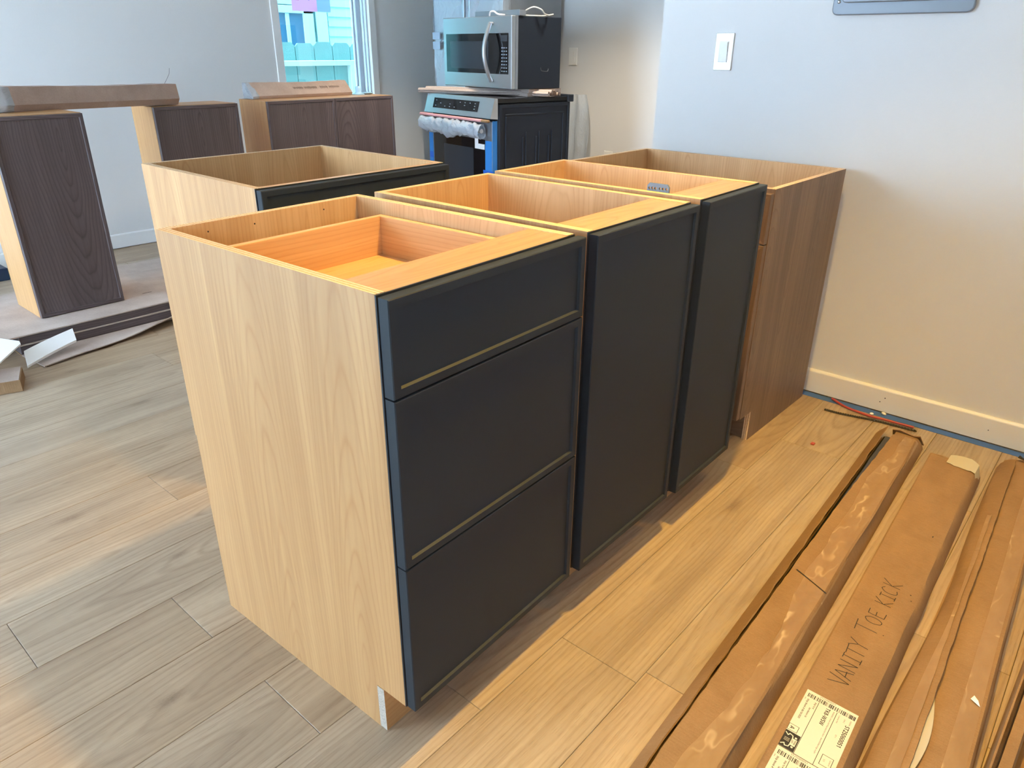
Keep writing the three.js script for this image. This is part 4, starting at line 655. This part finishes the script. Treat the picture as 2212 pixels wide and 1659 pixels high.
  g.fillStyle = '#d9d2be'; g.fillRect(0, 0, 1280, 760); g.fillStyle = '#17130f'; g.strokeStyle = '#17130f'; g.lineWidth = 7;
  const line = (a, b, d, e) => { g.beginPath(); g.moveTo(a, b); g.lineTo(d, e); g.stroke(); };
  const text = (s, x, y, px, bold) => { g.font = `${bold ? 'bold ' : ''}${px}px sans-serif`; g.fillText(s, x, y); };
  line(150, 268, 1280, 268); line(150, 538, 1280, 538); line(1276, 0, 1276, 760);
  let by = 22; while (by < 720) { const q = 3 + Math.floor(rnd() * 4) * 4; g.fillRect(58, by, 84, q); by += q + 4 + Math.floor(rnd() * 3) * 5; }   // bar code, its bars lying across the strip
  g.save(); g.translate(40, 560); g.rotate(-Math.PI / 2); text('ST25060051', 0, 0, 44); g.restore();
  text('ORDER#', 175, 70, 28); text('ST25060051', 300, 104, 84, true); text('Line 2', 200, 150, 30); text('QTY 1', 560, 170, 26); text('Customer PO#', 180, 232, 26); g.strokeRect(1010, 60, 190, 150); text('Carton #', 1045, 100, 28); text('1/1', 1080, 180, 34);
  text('TK8-WSW', 165, 420, 84, true); text('WARNING: Cancer and Reproductive Harm - www.P65Warnings.ca.gov', 170, 318, 29);
  text('Ship To #', 180, 586, 34, true); text('San Mateo CA', 330, 626, 34, true); text('Ship Week # 08/18/2025', 180, 700, 40, true); text('www.', 170, 738, 20);
  g.strokeRect(800, 618, 120, 140); text('A', 832, 730, 84, true);
  g.fillRect(940, 545, 330, 215); g.fillStyle = '#d9d2be'; g.strokeStyle = '#d9d2be'; g.lineWidth = 15; g.lineCap = g.lineJoin = 'round';
  g.fillRect(1040, 562, 130, 76);
  for (const s of [-1, 1]) { const X = (d) => 1105 + s * d; g.beginPath(); g.arc(X(92), 592, 17, 0, 7); g.fill(); g.beginPath(); g.moveTo(X(70), 632); g.lineTo(X(108), 640); g.lineTo(X(122), 686); g.lineTo(X(84), 704); g.lineTo(X(118), 744); g.stroke(); }
  g.lineWidth = 7; for (const x of [1080, 1105, 1130]) line(x, 660, x, 730); g.fillStyle = '#17130f'; text('TEAM', 1052, 594, 34, true); text('LIFT', 1066, 630, 34, true);
  const tx = new THREE.CanvasTexture(c); tx.colorSpace = THREE.SRGBColorSpace; tx.anisotropy = 8;
  const lab = (xa, xb) => { const geo = new THREE.BufferGeometry(), y = H + 0.0007, p = [[xa, zl(xa) + 0.0125], [xb, zl(xb) + 0.0125], [xb, zl(xb) + 0.1085], [xa, zl(xa) + 0.1085]].map(([x, z]) => [x, y, z]), uv = [[0, 0], [1, 0], [1, 1], [0, 1]]; const pos = [], u = []; for (const k of [0, 2, 1, 0, 3, 2]) { pos.push(...p[k]); u.push(...uv[k]); } geo.setAttribute('position', new THREE.Float32BufferAttribute(pos, 3)); geo.setAttribute('uv', new THREE.Float32BufferAttribute(u, 2)); geo.computeVertexNormals(); return geo; };
  const lm = S({ map: tx, roughness: 0.5, side: THREE.DoubleSide });
  part('shipping_label', lab(0.581, 0.421), lm, t, 'white printed shipping label'); part('shipping_label', lab(0.4205, 0.262), lm, t, 'second white printed shipping label');
}
{ // carton with a lifted flap
  const t = thing('long_carton', 'long cardboard carton with a lifted left flap, right of the lettered carton', 'carton', [0, 0, 0], 0), X0 = 1.90, X1 = -0.2;
  const zl = (x) => 0.640 - (x - 0.5) * 0.013 + 0.016 * Math.exp(-(((x - 1.05) / 0.35) ** 2)) + Math.max(0, 0.45 - x) * 0.03, zf = (x) => 0.712 - (x - 0.5) * 0.034, zr = (x) => 0.796 - (x - 0.6) * 0.035;
  part('lid', sheet(along(X0 + 0.02, X1, DOWN * 2, (x) => [[x, 0.001, zr(x) + 0.004], [x, 0.015, zr(x) + 0.003 + waves(x, 31)], [x, 0.032, zr(x) + waves(x, 32)], [x, 0.0365, zr(x) - 0.004], [x, 0.037 + waves(x, 33) * 0.7, lerp(zr(x), zf(x), 0.4)], [x, 0.034 + waves(x, 34) * 0.7, lerp(zr(x), zf(x), 0.8)], [x, 0.026, zf(x) - 0.012], [x, 0.015, zf(x) - 0.03]]), 0.003), M.card, t);
  part('base', sheet(along(X0, X1, 4, (x) => [[x, 0.004, zr(x)], [x, 0.004, zl(x) + 0.004]]), 0.003), M.card, t);
  const rag = (x) => 0.002 * (vn(x * 45, 3) - 0.5) + 0.004 * (vn(x * 5, 18) - 0.5);
  part('flap', sheet(along(X0 - 0.02, X1, DOWN * 3, (x) => [[x, 0.044 + rag(x) * 0.6, zf(x) + rag(x)], [x, 0.040 + waves(x, 36), lerp(zl(x), zf(x), 0.66)], [x, 0.030 + waves(x, 37), lerp(zl(x), zf(x), 0.33)], [x, 0.020, zl(x) + 0.006 + waves(x, 38) * 2], [x, 0.001, zl(x)]]), 0.0032), M.card, t);
  part('tape', sheet(along(X0 - 0.08, X1, DOWN * 2, (x) => { const a = 0.30 + 0.10 * (fbm(x * 4, 60, 2) - 0.5), b = lerp(0.0, 0.08, vn(x * 3, 5)); return [[x, 0.0374 + waves(x, 32) * 0.2, zr(x) - 0.008 - b * 0.05], [x, 0.0382 + waves(x, 33) * 0.7, lerp(zr(x), zf(x), 0.3)], [x, 0.0379 + waves(x, 33) * 0.7, lerp(zr(x), zf(x), 0.4 + a * 0.3)]]; }), 0.0004), M.tape, t, 'glossy packing tape along the lid');
  part('tape', sheet(along(1.5, X1, DOWN, (x) => [[x, 0.0438, zf(x) - 0.012 + rag(x)], [x, 0.0424 + waves(x, 36), lerp(zl(x), zf(x), 0.70)], [x, 0.0408 + waves(x, 36), lerp(zl(x), zf(x), 0.60 - 0.1 * vn(x * 4, 9))]]), 0.0004), M.tape, t);
  part('liner', sheet(along(0.742, 0.40, 16, (x, u) => { const k = 0.016 * Math.sin(Math.min(1, u * 1.5) * Math.PI * 0.9); return [[x, 0.040, zf(x) + k], [x, 0.036, zf(x) - 0.006]]; }), 0.0008), S({ color: '#bdb6aa', roughness: 0.85 }), t, 'strip of white paper liner');
  part('corner_cut', sheet([[[1.925, 0.043, 0.668], [1.905, 0.043, 0.665]], [[1.90, 0.042, 0.690], [1.897, 0.042, 0.689]]], 0.001), M.ink, t);
}
{ // tray carton at the right edge
  const t = thing('open_carton', 'open cardboard tray carton cut off at the lower right corner of the view', 'carton', [0, 0, 0], 0), X0 = 1.75, X1 = 0.1, zl = (x) => Math.max(0.812 + (x - 0.66) * 0.031, 0.81 - (x - 0.6) * 0.035), wl = (x) => zl(x);
  part('side', sheet(along(X0, X1, 40, (x) => [[x, 0.050 + waves(x, 41), wl(x) + 0.006], [x, 0.025, wl(x) + 0.002], [x, 0.001, wl(x)]]), 0.0034), M.card, t);
  part('flange', sheet(along(X0, X1, 40, (x) => [[x, 0.034, wl(x) + 0.040], [x, 0.044 + waves(x, 43), wl(x) + 0.036], [x, 0.045 + waves(x, 42), wl(x) + 0.018]]), 0.003), M.card, t);
  part('base', sheet(along(X0, X1, 4, (x) => [[x, 0.004, wl(x) + 0.30], [x, 0.004, wl(x) + 0.003]]), 0.003), M.card, t);
  part('inner_board', slab([X1 + 0.02, 0.0055, 0], [X0 - 0.04, 0.042, 0.22], { grain: 'x', c: 0.003 }).translate(0, 0, 0.885), M.card, t);
}
renderer.render(scene, camera);
